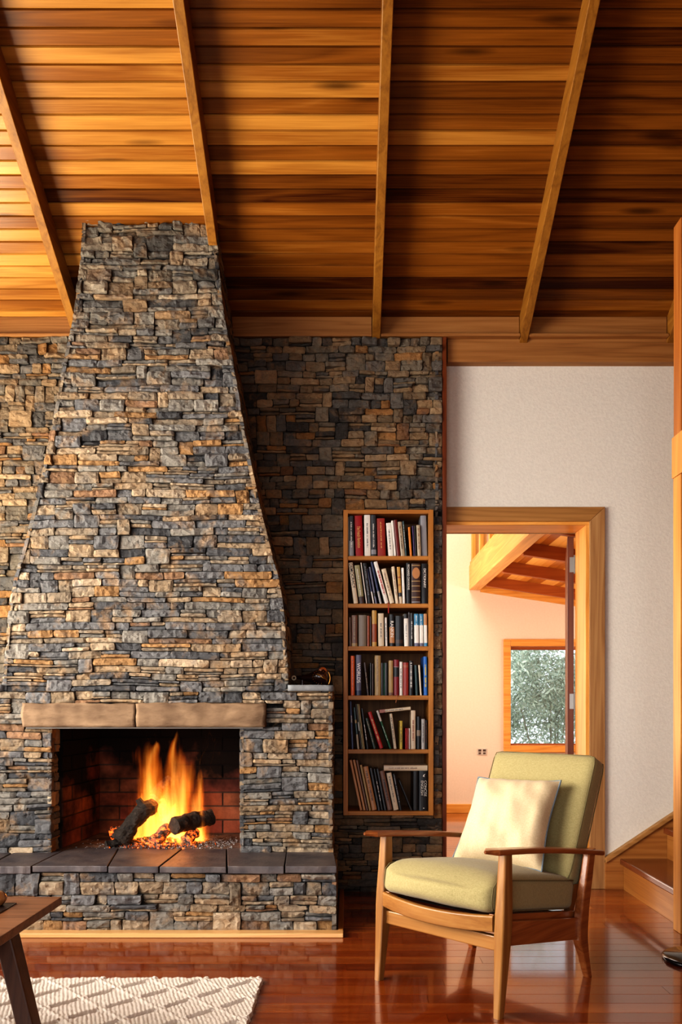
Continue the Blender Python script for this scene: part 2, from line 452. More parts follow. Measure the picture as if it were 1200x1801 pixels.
# ------------------------------------------------------------------ ceiling (boards run along X)
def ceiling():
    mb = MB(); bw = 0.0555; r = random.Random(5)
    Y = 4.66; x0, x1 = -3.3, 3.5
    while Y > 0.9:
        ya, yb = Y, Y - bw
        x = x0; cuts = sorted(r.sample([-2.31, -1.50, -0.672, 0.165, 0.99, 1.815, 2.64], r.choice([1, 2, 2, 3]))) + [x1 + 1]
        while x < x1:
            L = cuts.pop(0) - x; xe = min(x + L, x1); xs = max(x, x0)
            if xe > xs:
                tone = min(1, max(0, r.gauss(0.64 - 0.105 * max(0, (xs + xe) / 2 + 1.4), 0.11))); c = (tone, r.random(), 0)  # mean tone drops toward +X: light falloff painted into the boards, plus random variation
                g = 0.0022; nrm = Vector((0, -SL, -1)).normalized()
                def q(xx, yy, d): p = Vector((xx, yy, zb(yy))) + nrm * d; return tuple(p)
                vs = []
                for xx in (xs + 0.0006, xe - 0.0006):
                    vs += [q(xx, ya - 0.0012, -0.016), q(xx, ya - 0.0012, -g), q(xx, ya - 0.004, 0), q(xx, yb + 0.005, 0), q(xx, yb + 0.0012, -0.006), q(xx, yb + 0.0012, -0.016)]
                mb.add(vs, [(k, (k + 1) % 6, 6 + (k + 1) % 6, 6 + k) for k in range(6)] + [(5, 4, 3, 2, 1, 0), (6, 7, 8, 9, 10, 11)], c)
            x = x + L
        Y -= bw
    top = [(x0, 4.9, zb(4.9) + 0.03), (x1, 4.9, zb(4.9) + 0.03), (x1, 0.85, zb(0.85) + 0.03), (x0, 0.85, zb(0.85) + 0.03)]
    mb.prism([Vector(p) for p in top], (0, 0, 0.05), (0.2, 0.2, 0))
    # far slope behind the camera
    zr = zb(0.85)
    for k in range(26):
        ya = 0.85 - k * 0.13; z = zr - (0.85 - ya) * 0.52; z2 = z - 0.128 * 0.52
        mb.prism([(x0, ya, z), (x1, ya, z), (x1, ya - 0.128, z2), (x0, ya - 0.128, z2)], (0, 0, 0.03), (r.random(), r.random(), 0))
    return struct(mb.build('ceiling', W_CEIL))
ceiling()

RAFX = [(-2.31, None), (-1.50, None), (-0.672, 4.112), (0.165, None), (0.99, None), (1.815, None), (2.64, None)]
rl = ['rafter at far left beyond the chimney', 'honey timber rafter running down to the chimney\'s window side', 'honey timber rafter ending on the chimney\'s upper corner',
      'honey timber rafter meeting the stone wall above the bookcase', 'honey timber rafter notched over the pale beam above the doorway',
      'short stub of timber rafter showing behind the tall corner post', 'rafter over the stairs']
for (x, ye), lb in zip(RAFX, rl):
    ye = ye or 4.60
    mb = MB(); w = 0.0225
    ys = [ye, 0.95]
    poly = [(x - w, ye, zu(ye)), (x - w, 0.95, zu(0.95)), (x - w, 0.95, zb(0.95) + 0.004), (x - w, ye, zb(ye) + 0.004)]
    mb.prism(poly, (2 * w, 0, 0))
    o = mb.build('rafter', W_RAFT, bevel=0.003)
    tag(o, lb, 'rafter', 'rafters under the board ceiling')
# blocking boards between rafters at the wall head
mb = MB()
for xa, xb in ((-3.2, -1.525), (-1.475, 0.14), (0.19, 0.965), (1.015, 1.79), (1.84, 3.4)):
    mb.box((xa, 4.575, 3.092), (xb, 4.60, 3.21))
    mb.box((xa, 4.545, 3.088), (xb, 4.60, 3.104))
struct(mb.build('trim_1', W_PLATE, bevel=0.002))
# pale beam over plaster
b = boxo('wall_beam', (0.565, 4.585, 2.962), (3.4, 4.66, 3.092), W_PLATE, bevel=0.003)
tag(b, 'long pale timber beam along the top of the white wall', 'beam')

# ------------------------------------------------------------------ floor
def floor():
    mb = MB(); r = random.Random(9); bw = 0.088; Y = -2.6; 
    while Y < 8.0:
        x0, x1 = (-3.3, 3.5) if Y < 4.56 else (0.2, 3.5)
        x = x0 + r.uniform(-2, 0)
        while x < x1:
            L = r.uniform(1.2, 3.2); xs, xe = max(x, x0), min(x + L, x1)
            if xe > xs + 0.01:
                g = 0.0005
                c = (min(1, max(0, r.gauss(0.5, 0.14))), r.random(), 0)
                vs = []
                ya, yb = Y + 0.0007, Y + bw - 0.0007
                for xx in (xs + 0.0005, xe - 0.0005):
                    vs += [(xx, ya, -0.02), (xx, ya, -g), (xx, ya + g, 0), (xx, yb - g, 0), (xx, yb, -g), (xx, yb, -0.02)]
                mb.add(vs, [(k, 6 + k, 6 + (k + 1) % 6, (k + 1) % 6) for k in range(6)] + [(0, 1, 2, 3, 4, 5), (11, 10, 9, 8, 7, 6)], c)
            x += L
        Y += bw
    mb.box((-3.4, -2.7, -0.06), (3.6, 8.1, -0.019), (0, 0, 0), 1)
    struct(mb.build('floor', [W_FLOOR, M_MORTAR]))
floor()

# ------------------------------------------------------------------ room shell
# left wall with tall glazing openings, back wall behind the camera, right wall
mb = MB()
mb.box((-3.4, -2.6, 0), (-3.2, 0.1, 5.6)); mb.box((-3.4, 3.7, 0), (-3.2, 5.0, 3.4)); mb.box((-3.4, 0.1, 0), (-3.2, 3.7, 0.25)); mb.box((-3.4, 0.1, 3.05), (-3.2, 3.7, 5.4))
struct(mb.build('wall_left', W_POSTD))
mb = MB(); 
mb.box((-3.2, -2.8, 0), (-2.6, -2.6, 4.2)); mb.box((0.9, -2.8, 0), (3.4, -2.6, 4.2)); mb.box((-2.6, -2.8, 2.6), (0.9, -2.6, 4.2))
struct(mb.build('wall_front', W_POSTD))
mb = MB(); mb.box((3.4, -2.6, 0), (3.6, 8.1, 5.6)); struct(mb.build('wall_right', W_POSTD))
# plaster wall with door opening
DX0, DX1, DZ = 0.52, 1.374, 2.079
mb = MB()
mb.box((DX0, YW, DZ), (DX1, 4.85, 3.3)); mb.box((DX1, YW, 0), (3.4, 4.85, 3.3))
struct(mb.build('wall_back', M_PLASTER))
# door casing, jambs, head
d = empty('door_1', (0, 0, 0)); struct(d)
mb = MB(); mb.prism([(1.374, 4.625, 0), (1.461, 4.625, 0), (1.461, 4.625, 2.16), (1.374, 4.625, 2.079)], (0, 0.022, 0)); mb.build('casing', W_TRIM, d, bevel=0.003)
mb = MB(); mb.prism([(0.558, 4.625, 2.079), (1.374, 4.625, 2.079), (1.461, 4.625, 2.16), (0.558, 4.625, 2.16)], (0, 0.022, 0)); mb.build('casing_head', W_TRIMX, d, bevel=0.003)
mb = MB(); mb.box((1.355, 4.64, 0), (1.385, 4.853, 2.060)); mb.build('jamb', W_HONEY, d, bevel=0.002)
mb = MB(); mb.box((0.53, 4.64, 2.06), (1.385, 4.853, 2.088)); mb.build('jamb_head', W_HONEYX, d, bevel=0.002)
mb = MB(); mb.box((1.366, 4.853, 0), (1.45, 4.873, 2.14)); mb.box((0.53, 4.853, 2.058), (1.45, 4.873, 2.14)); mb.build('rear_casing', W_TRIM, d, bevel=0.002)
# door leaf swung open into the next room
leaf = MB(); leaf.box((0, 0, 0.008), (0.036, 0.80, 2.045))
lo = leaf.build('door_leaf', W_DARK, d, bevel=0.002); lo.location = (1.318, 4.885, 0); lo.rotation_euler = (0, 0, R(-14))
for z in (0.32, 1.062, 1.876):
    h = MB(); h.tube([(0.041, -0.006, z - 0.055), (0.041, -0.006, z + 0.055)], 0.0055, 10)
    h.box((0.012, -0.003, z - 0.045), (0.036, 0.001, z + 0.045)); h.box((0.042, -0.004, z - 0.045), (0.052, 0.0, z + 0.045))
    ho = h.build('hinge', M_HINGE, lo)
# dark cover strip at the end of the stone wall
struct(boxo('trim_2', (0.533, 4.555, 0.0), (0.556, 4.66, 3.09), W_DARK, bevel=0.002))

# ------------------------------------------------------------------ stone back wall (right and left of the chimney)
BX0, BX1, BZ0, BZ1 = PX(604, 4.53), PX(762.5, 4.53), PZ(1434, 4.53), PZ(897, 4.53)
def stone_wall(name, xa, xb, holes=(), seed=1, sw=True):
    mb = MB(); r = random.Random(seed)
    ZT = 3.085; uu, uv = 0.018, 0.0066
    nu = round((xb - xa) / uu); nv = round(ZT / uv); uu = (xb - xa) / nu; uv = ZT / nv
    def ok(i, j):
        x, z = xa + (i + 0.5) * uu, (j + 0.5) * uv
        return not any(h[0] < x < h[1] and h[2] < z < h[3] for h in holes)
    st = layout(nu, nv, ok, r, (4, 10), (5, 5, 6, 6, 7, 8))
    def snap(i, w, s, u, v):
        if i == 0 and s == 0: return xa
        if i + w == nu and s == 1: return xb
        for hole in holes:
            if hole[2] - 0.01 < v < hole[3] + 0.01:
                x = xa + (i + w * s) * uu
                if abs(x - hole[0]) < uu and s == 1: return hole[0] - 0.002
                if abs(x - hole[1]) < uu and s == 0: return hole[1] + 0.002
        return u
    def tint(c, u, v): return (c[0] * 0.98, c[1] * 0.9, c[2] * 0.78)
    lay(mb, st, uu, uv, lambda u, v, d: (u, YS - d, min(max(v, 0.0), ZT)), r, xa, 0, snap, seed=seed, tint=tint)
    xs = sorted({xa, xb, *[min(xb, max(xa, q)) for h in holes for q in h[:2]]})
    for x0, x1 in zip(xs, xs[1:]):
        zs = [0.0]
        for h in sorted(holes, key=lambda q: q[2]):
            if h[0] < (x0 + x1) / 2 < h[1]: zs += [h[2], h[3]]
        zs.append(ZT)
        for z0, z1 in zip(zs[::2], zs[1::2]):
            if z1 > z0 + 0.001: mb.box((x0, YS + 0.02, z0), (x1, 4.90, z1), (0.02, 0.018, 0.016))
    # end face of the wall
    if sw:
        st = layout(5, nv, lambda i, j: True, r, (3, 5), (5, 6, 8))
        lay(mb, st, 0.07, uv, lambda u, v, d: (xb - 0.02 + min(d, 0.0), YS + u, min(max(v, 0), ZT)), r, 0, 0, seed=seed + 3, back=0.02)
    return struct(mb.build(name, M_STONE))
stone_wall('wall_stone', -0.68, 0.532, ((BX0, BX1, BZ0, BZ1), (-0.9, -0.40, -0.1, 1.13)), 4)
stone_wall('wall_stone_left', -3.2, -1.32, ((-1.58, -1.0, -0.1, 1.13),), 7, sw=False)

# ------------------------------------------------------------------ fireplace
fire = empty('fireplace', (0, 0, 0)); tag(fire, 'large stacked-stone fireplace with tapering chimney and raised hearth', 'fireplace')
YB, YH, ZH = 4.05, 3.72, 0.309
XC = PX(256, YB)
HW = [(390, 122), (440, 124), (500, 130), (560, 138), (600, 147), (680, 161), (750, 173), (817, 186), (904, 205), (960, 219), (1017, 235), (1060, 242), (1099, 246), (1177, 251), (1205, 252)]
def hw(z):
    py = CY - (z - CAMH) * F / YB
    if py <= HW[0][0]: w = HW[0][1]
    elif py >= HW[-1][0]: w = HW[-1][1]
    else:
        for (a, wa), (b_, wb) in zip(HW, HW[1:]):
            if a <= py <= b_: w = wa + (wb - wa) * (py - a) / (b_ - a); break
    return w * YB / F
ZL = 1.139 # ledge height
def yfront(z): return YB + max(0, (z - ZL)) * 0.08 / 2.26
XR = -0.070; XLft = 2 * XC - XR
FX0, FX1, FZ = PX(91, YB), PX(421, YB), PZ(1279, YB)      # firebox opening
LX0, LXM, LX1, LZ0, LZ1 = PX(43, YB), PX(242, YB), PX(468, YB), PZ(1280, YB), PZ(1236, YB)
def breast():
    mb = MB(); r = random.Random(21)
    # tapered chimney front from ledge up
    Z0, Z1 = ZL - 0.031, 3.60; H = Z1 - Z0; nv = round(H / UV); uv = H / nv
    W = 2 * 252 * YB / F; nu = round(W / UU); uu = W / nu; xa = XC - W / 2
    st = layout(nu, nv, lambda i, j: True, r, (4, 14), (4, 4, 5, 5, 6, 6))
    for (i, j, w, h) in st:
        zc = Z0 + (j + h / 2) * uv; lo = max(xa + i * uu, XC - hw(zc)); hi = min(xa + (i + w) * uu, XC + hw(zc))
        if hi - lo < 0.005: continue
        def snap(i_, w_, s, u, v):
            a, b_, k = xa + i_ * uu, xa + (i_ + w_) * uu, hw(v)
            lo, hi = max(a, XC - k), min(b_, XC + k)
            if lo == a and hi == b_: return max(XC - k, min(XC + k, u))
            return max(XC - k, min(XC + k, lo + (hi - lo) * s + (u - (a + (b_ - a) * s)) * (0 if (s == 0 and lo > a) or (s == 1 and hi < b_) else 1)))
        def tint(c, u, v):
            k = max(0, min(1, (v - 2.7) / 0.5))
            g = (c[0] + c[1] + c[2]) / 3
            return tuple(x * (1 - 0.55 * k) + q * g * 0.55 * k for x, q in zip(c, (1.12, 1.0, 0.78)))
        lay(mb, [(i, j, w, h)], uu, uv, lambda u, v, d: (u, yfront(v) - d, v), r, xa, Z0, snap, seed=2, tint=tint)
    # chimney core
    rings = []
    for k in range(40):
        z = Z0 + H * k / 39; w = hw(z) - 0.008
        rings.append([(XC - w, yfront(z) + 0.02, z), (XC + w, yfront(z) + 0.02, z), (XC + w, 4.62, z), (XC - w, 4.62, z)])
    mb.loft(rings, c=(0.02, 0.018, 0.016))
    # chimney flanks
    for sgn in (1, -1):
        nvs = nv; nus = round(0.5 / UU); st = layout(nus, nvs, lambda i, j: True, r, (5, 12), (5, 6, 7, 8))
        lay(mb, st, 0.5 / nus, uv, lambda u, v, d, sgn=sgn: (XC + sgn * (hw(v) + min(d, -0.001)), max(yfront(v) + 0.001, YB + 0.0 + u), v), r, 0, Z0, seed=9, back=0.02)
    # lower breast, around the firebox and lintels
    Z0, Z1 = ZH - 0.01, ZL; H = Z1 - Z0; nv = round(H / UV); uv = H / nv
    W = XR - XLft; nu = round(W / UU); uu = W / nu
    holes = ((FX0, FX1, 0, LZ0), (LX0, LX1, LZ0, LZ1))
    def ok(i, j):
        x, z = XLft + (i + 0.5) * uu, Z0 + (j + 0.5) * uv
        return not any(a < x < b_ and c < z < d_ for a, b_, c, d_ in holes)
    st = layout(nu, nv, ok, r, (4, 12), (4, 5, 5, 6, 6))
    def snap(i, w, s, u, v):
        if i == 0 and s == 0: return XLft
        if i + w == nu and s == 1: return XR
        for a, b_, c, d_ in holes:
            if c - 0.004 < v < d_ + 0.004:
                x = XLft + (i + w * s) * uu
                if s == 1 and abs(x - a) < uu * 1.2: return a
                if s == 0 and abs(x - b_) < uu * 1.2: return b_
        return u
    def vm(v): return max(Z0, min(Z1 - 0.031, v))
    lay(mb, st, uu, uv, lambda u, v, d: (u, YB - d, vm(v)), r, XLft, Z0, snap, seed=5)
    for sgn, X in ((1, XR), (-1, XLft)):
        nus = round(0.5 / UU); st = layout(nus, nv, lambda i, j: True, r, (4, 9), (5, 6, 7))
        lay(mb, st, 0.5 / nus, uv, lambda u, v, d, sgn=sgn, X=X: (X + sgn * min(d, 0.004), YB + u, vm(v)), r, 0, Z0, seed=15, back=0.02)
    # cores: piers both sides of the firebox and above it
    dk = (0.02, 0.018, 0.016)
    mb.box((XLft + 0.02, YB + 0.02, Z0), (FX0 - 0.11, 4.6, Z1 - 0.01), dk); mb.box((FX1 + 0.11, YB + 0.02, Z0), (XR - 0.02, 4.6, Z1 - 0.01), dk)
    mb.box((FX0 - 0.11, YB + 0.02, Z0), (FX0 - 0.012, YB + 0.12, Z1 - 0.01), dk); mb.box((FX1 + 0.012, YB + 0.02, Z0), (FX1 + 0.11, YB + 0.12, Z1 - 0.01), dk)
    mb.box((FX0 - 0.11, YB + 0.02, FZ + 0.012), (FX1 + 0.11, YB + 0.10, Z1 - 0.01), dk)
    # stone jambs turning into the opening
    for sgn, X in ((1, FX0), (-1, FX1)):
        st = layout(6, nv, lambda i, j: Z0 + j * uv < LZ0, r, (3, 6), (5, 6, 7))
        lay(mb, st, 0.02, uv, lambda u, v, d, sgn=sgn, X=X: (X + sgn * min(d, 0.0) - sgn * 0.001, YB + u, min(vm(v), LZ0)), r, 0, Z0, seed=25, back=0.02)
    return mb.build('chimney_breast', M_STONE, fire)
breast()
# hearth base
def hearth():
    mb = MB(); r = random.Random(33); xa, xb = XLft, -0.047; H = ZH - 0.034
    nu = round((xb - xa) / UU); nv = round(H / 0.0066); uu = (xb - xa) / nu; uv = H / nv
    st = layout(nu, nv, lambda i, j: True, r, (4, 12), (5, 6, 6, 7, 9)); 
    lay(mb, st, uu, uv, lambda u, v, d: (min(u, xb), YH - d, max(0, min(H, v))), r, xa, 0, None, seed=8, prot=0.012)
    n2 = round(0.8 / UU); st = layout(n2, nv, lambda i, j: True, r, (4, 9), (5, 6, 7))
    lay(mb, st, 0.8 / n2, uv, lambda u, v, d: (xb + min(d, 0), YH + u, max(0, min(H, v))), r, 0, 0, None, seed=18, back=0.02)
    mb.box((xa, YH + 0.02, 0), (xb - 0.02, 4.5, H), (0.02, 0.018, 0.016))
    return mb.build('hearth_base', M_STONE, fire)
hearth()
cuts_f = [XLft, PX(-20, YH), PX(57, YH), PX(191, YH), PX(281, YH), PX(400, YH), PX(501, YH), -0.042]
cuts_b = [XLft, PX(20, YB), PX(105, YB), PX(196, YB), PX(312, YB), PX(392, YB), PX(503, YB), -0.062]
for k in range(len(cuts_f) - 1):
    mb = MB(); rr = random.Random(k); y0 = YH - 0.012 + rr.uniform(-0.004, 0.004)
    a0, a1, b0, b1 = cuts_f[k] + 0.003, cuts_f[k + 1] - 0.003, cuts_b[k] + 0.003, cuts_b[k + 1] - 0.003
    yb = YB + (0.03 if k in (0, 6) else 0.13)
    N = 22; z1 = ZH + rr.uniform(-0.002, 0.002); fr = []
    for i in range(N + 1):
        t = i / N; fr.append((a0 + (a1 - a0) * t, y0 + 0.006 * noise.noise(Vector((i * 0.22, k * 3.1, 0))) ))
    poly = fr + [(b1, yb), (b0, yb)]
    hs_ = rr.uniform(0.026, 0.036); mb.prism([(x, y, ZH - hs_) for x, y in poly], (0, 0, z1 - ZH + hs_))
    mb.build('hearth_slab', M_SLATE, fire, bevel=0.003)
# lintel stones
def rough_block(name, a, b_, mat, parent, amp=0.007, n=(40, 8, 9)):
    mb = MB(); nx, ny, nz = n; V = {}; vs = []; fs = []
    def idx(i, j, k):
        if (i, j, k) not in V:
            p = Vector((a[0] + (b_[0] - a[0]) * i / nx, a[1] + (b_[1] - a[1]) * j / ny, a[2] + (b_[2] - a[2]) * k / nz))
            q = noise.noise_vector(p * 14) * amp + noise.noise_vector(p * 45) * amp * 0.35
            if k == 0: q.z *= 0.2
            V[(i, j, k)] = len(vs); vs.append(tuple(p + q))
        return V[(i, j, k)]
    for i in range(nx):
        for k in range(nz):
            fs.append((idx(i, 0, k), idx(i + 1, 0, k), idx(i + 1, 0, k + 1), idx(i, 0, k + 1))); fs.append((idx(i, ny, k), idx(i, ny, k + 1), idx(i + 1, ny, k + 1), idx(i + 1, ny, k)))
    for i in range(nx):
        for j in range(ny):
            fs.append((idx(i, j, nz), idx(i + 1, j, nz), idx(i + 1, j + 1, nz), idx(i, j + 1, nz))); fs.append((idx(i, j, 0), idx(i, j + 1, 0), idx(i + 1, j + 1, 0), idx(i + 1, j, 0)))
    for j in range(ny):
        for k in range(nz):
            fs.append((idx(0, j, k), idx(0, j, k + 1), idx(0, j + 1, k + 1), idx(0, j + 1, k))); fs.append((idx(nx, j, k), idx(nx, j + 1, k), idx(nx, j + 1, k + 1), idx(nx, j, k + 1)))
    mb.add(vs, fs); return mb.build(name, mat, parent, smooth=True)
rough_block('lintel_stone', (LX0 + 0.002, YB - 0.035, LZ0 + 0.004), (LXM - 0.003, YB + 0.1, LZ1 - 0.003), M_LINTEL, fire)
rough_block('lintel_stone', (LXM + 0.003, YB - 0.035, LZ0 + 0.004), (LX1 - 0.002, YB + 0.1, LZ1 - 0.001), M_LINTEL, fire)
boxo('lintel_bar', (FX0 - 0.12, YB - 0.02, LZ0 - 0.004), (FX1 + 0.12, YB + 0.11, LZ0 + 0.003), M_STEEL, fire, 0.001)
# ledge cap
rough_block('ledge_slab', (PX(507, YB), YB - 0.016, ZL - 0.03), (XR + 0.004, 4.535, ZL), M_LEDGE, fire, 0.002, (8, 6, 2))
rough_block('ledge_slab', (XLft - 0.004, YB - 0.016, ZL - 0.03), (2 * XC - PX(507, YB), 4.535, ZL), M_LEDGE, fire, 0.002, (8, 6, 2))
# firebox of brick
def firebox():
    mb = MB(); r = random.Random(3); bh, bl = 0.0785, 0.235; yb = 4.66; xl0, xl1 = FX0 + 0.005, FX0 + 0.05; xr0, xr1 = FX1 - 0.005, FX1 - 0.02
    def brick(pa, pb, z0, nrm):
        # pa,pb ground points of the face
        c = (r.uniform(0.22, 0.38), 0, 0); c = (c[0], c[0] * r.uniform(0.3, 0.42), c[0] * r.uniform(0.15, 0.24))
        g = 0.0045; d = (pb - pa).normalized(); p = r.uniform(-0.002, 0.003)
        a, b_ = pa + d * g, pb - d * g
        q = [Vector((a.x, a.y, z0 + g)), Vector((b_.x, b_.y, z0 + g)), Vector((b_.x, b_.y, z0 + bh - g)), Vector((a.x, a.y, z0 + bh - g))]
        f = [w + nrm * (0.006 + p) for w in q]; bk = [w - nrm * 0.02 for w in q]
        mb.add([tuple(w) for w in f + bk], [(0, 1, 2, 3), (0, 4, 5, 1), (1, 5, 6, 2), (2, 6, 7, 3), (3, 7, 4, 0)], c)
    def run(p0, p1, nrm, z0, z1):
        L = (p1 - p0).length; d = (p1 - p0).normalized(); k = 0; z = z0
        while z < z1:
            s = -(k % 2) * bl / 2
            while s < L:
                a, b_ = max(0, s), min(L, s + bl)
                if b_ - a > 0.02: brick(p0 + d * a, p0 + d * b_, z, nrm)
                s += bl
            z += bh; k += 1
    run(Vector((xl1, yb, 0)), Vector((xr1, yb, 0)), Vector((0, -1, 0)), ZH, 1.02)
    run(Vector((xl0, YB + 0.12, 0)), Vector((xl1, yb, 0)), Vector((1, 0.05, 0)).normalized(), ZH, 1.02)
    run(Vector((xr1, yb, 0)), Vector((xr0, YB + 0.12, 0)), Vector((-1, 0, 0)), ZH, 1.02)
    mc = (0.10, 0.075, 0.06)
    mb.box((xl0 - 0.10, yb, ZH - 0.05), (xr0 + 0.10, yb + 0.05, 1.1), mc)
    mb.prism([(xl0, YB + 0.12, ZH - 0.05), (xl1, yb, ZH - 0.05), (xl1, yb, 1.1), (xl0, YB + 0.12, 1.1)], (-0.08, 0, 0), mc)
    mb.prism([(xr0, YB + 0.12, ZH - 0.05), (xr1, yb, ZH - 0.05), (xr1, yb, 1.1), (xr0, YB + 0.12, 1.1)], (0.08, 0, 0), mc)
    mb.box((xl0 - 0.1, YB + 0.1, 1.06), (xr0 + 0.1, yb + 0.05, 1.11), (0.01, 0.01, 0.01))
    return mb.build('firebox', M_BRICK, fire)
firebox()
M_FBF = simple_noise_mat('firebox_floor', (0.05, 0.035, 0.03), (0.26, 0.17, 0.12), 18, 0.9, 0.8, 0.01, 7)
boxo('firebox_floor', (FX0 - 0.02, YB + 0.12, ZH - 0.05), (FX1 + 0.02, 4.68, ZH - 0.001), M_FBF, fire, 0.0)
# timber strip at hearth foot
struct(boxo('baseboard_hearth', (XLft, 3.655, 0), (-0.015, YH - 0.004, 0.020), wood('strip_timber', (0.42, 0.2, 0.07), (0.62, 0.36, 0.15), (0.72, 0.48, 0.24), 'X', 0.4, coat=0.3), bevel=0.003))
struct(boxo('baseboard_side', (-0.040, 3.72, 0), (-0.015, 4.54, 0.020), W_STAIR, bevel=0.003))

# ------------------------------------------------------------------ logs, embers, ash, flames
def log(name, pts, rad, label, mat=M_LOG, seg=26, jit=0.012, fork=None):
    # resample along path
    P_ = [Vector(p) for p in pts]; out = []; rr = []
    for k in range(len(P_) - 1):
        for q in range(10):
            t = q / 10; out.append(P_[k].lerp(P_[k + 1], t)); rr.append(rad[k] * (1 - t) + rad[k + 1] * t)
    out.append(P_[-1]); rr.append(rad[-1])
    mb = MB(); mb.tube([out[0] - (out[1] - out[0]) * 0.12] + out + [out[-1] + (out[-1] - out[-2]) * 0.12], [rr[0] * 0.82] + rr + [rr[-1] * 0.8], seg, jit=jit)
    if fork:
        mb.tube(fork[0], fork[1], 10, jit=jit * 0.7)
    o = mb.build(name, mat); 
    bm = bmesh.new(); bm.from_mesh(o.data); bmesh.ops.recalc_face_normals(bm, faces=bm.faces); bm.to_mesh(o.data); bm.free()
    return tag(o, label, 'log', 'logs burning in the firebox')
YF = 4.30
log('firewood_log', [P(212, 1479, 4.22), P(232, 1448, 4.24), P(256, 1424, 4.27), P(268, 1418, 4.32)], [0.052, 0.042, 0.046, 0.040],
    'dark charred log with knobbly forked top leaning on the left of the fire', fork=([P(254, 1424, 4.26), P(246, 1412, 4.25), P(242, 1406, 4.25)], [0.030, 0.018, 0.016]))
log('firewood_log', [P(306, 1452, 4.22), P(340, 1443, 4.32), P(372, 1437, 4.40)], [0.044, 0.044, 0.038], 'short round log with cut end facing out, lying across the others')
log('firewood_log', [P(270, 1481, 4.19), P(296, 1456, 4.28)], [0.032, 0.03], 'small split log glowing red beneath the round log', M_LOGHOT)
log('firewood_log', [P(326, 1479, 4.24), P(345, 1464, 4.32)], [0.030, 0.026], 'short burnt stub of log standing in the embers', M_LOGHOT)
log('firewood_log', [P(272, 1398, 4.42), P(300, 1372, 4.48)], [0.036, 0.033], 'log end half hidden high behind the flames')
log('firewood_log', [P(292, 1440, 4.46), P(276, 1394, 4.44)], [0.032, 0.034], 'upright log behind the flames holding up the rear log', M_LOGHOT)
log('firewood_log', [P(196, 1466, 4.45), P(222, 1460, 4.45)], [0.035, 0.03], 'ember-red log end at the back beside the leaning log', M_LOGHOT)
log('firewood_log', [P(186, 1486, 4.20), P(214, 1482, 4.24)], [0.022, 0.018], 'small dark stick lying at the foot of the leaning log')
def lumps(name, mat, n, seed, sx, sy, x0, y0, smin, smax, zmax):
    mb = MB(); r = random.Random(seed)
    for _ in range(n):
        x = r.gauss(x0, sx); y = r.gauss(y0, sy); s = r.uniform(smin, smax)
        if not (FX0 + 0.06 < x < FX1 - 0.05 and YB + 0.1 < y < 4.62): continue
        z = ZH + s * 0.5 + r.random() * zmax * math.exp(-((x - x0) ** 2 / (2 * sx * sx) + (y - y0) ** 2 / (2 * sy * sy)))
        vs = []
        for i in range(8): vs.append((x + s * (1 if i & 1 else -1) * r.uniform(0.4, 1), y + s * (1 if i & 2 else -1) * r.uniform(0.4, 1), z + s * 0.7 * (1 if i & 4 else -1) * r.uniform(0.4, 1)))
        mb.add(vs, [(0, 2, 3, 1), (4, 5, 7, 6), (0, 1, 5, 4), (2, 6, 7, 3), (0, 4, 6, 2), (1, 3, 7, 5)])
    return mb.build(name, mat)
tag(lumps('embers', M_EMBER, 380, 5, 0.10, 0.07, -1.0, 4.28, 0.004, 0.012, 0.04), 'bed of glowing red and orange embers under the logs', 'embers', kind='stuff')
tag(lumps('ash', M_ASH, 1500, 8, 0.24, 0.11, -0.84, 4.30, 0.001, 0.005, 0.010), 'grey and white ash crumbs scattered on the firebox floor', 'ash', kind='stuff')

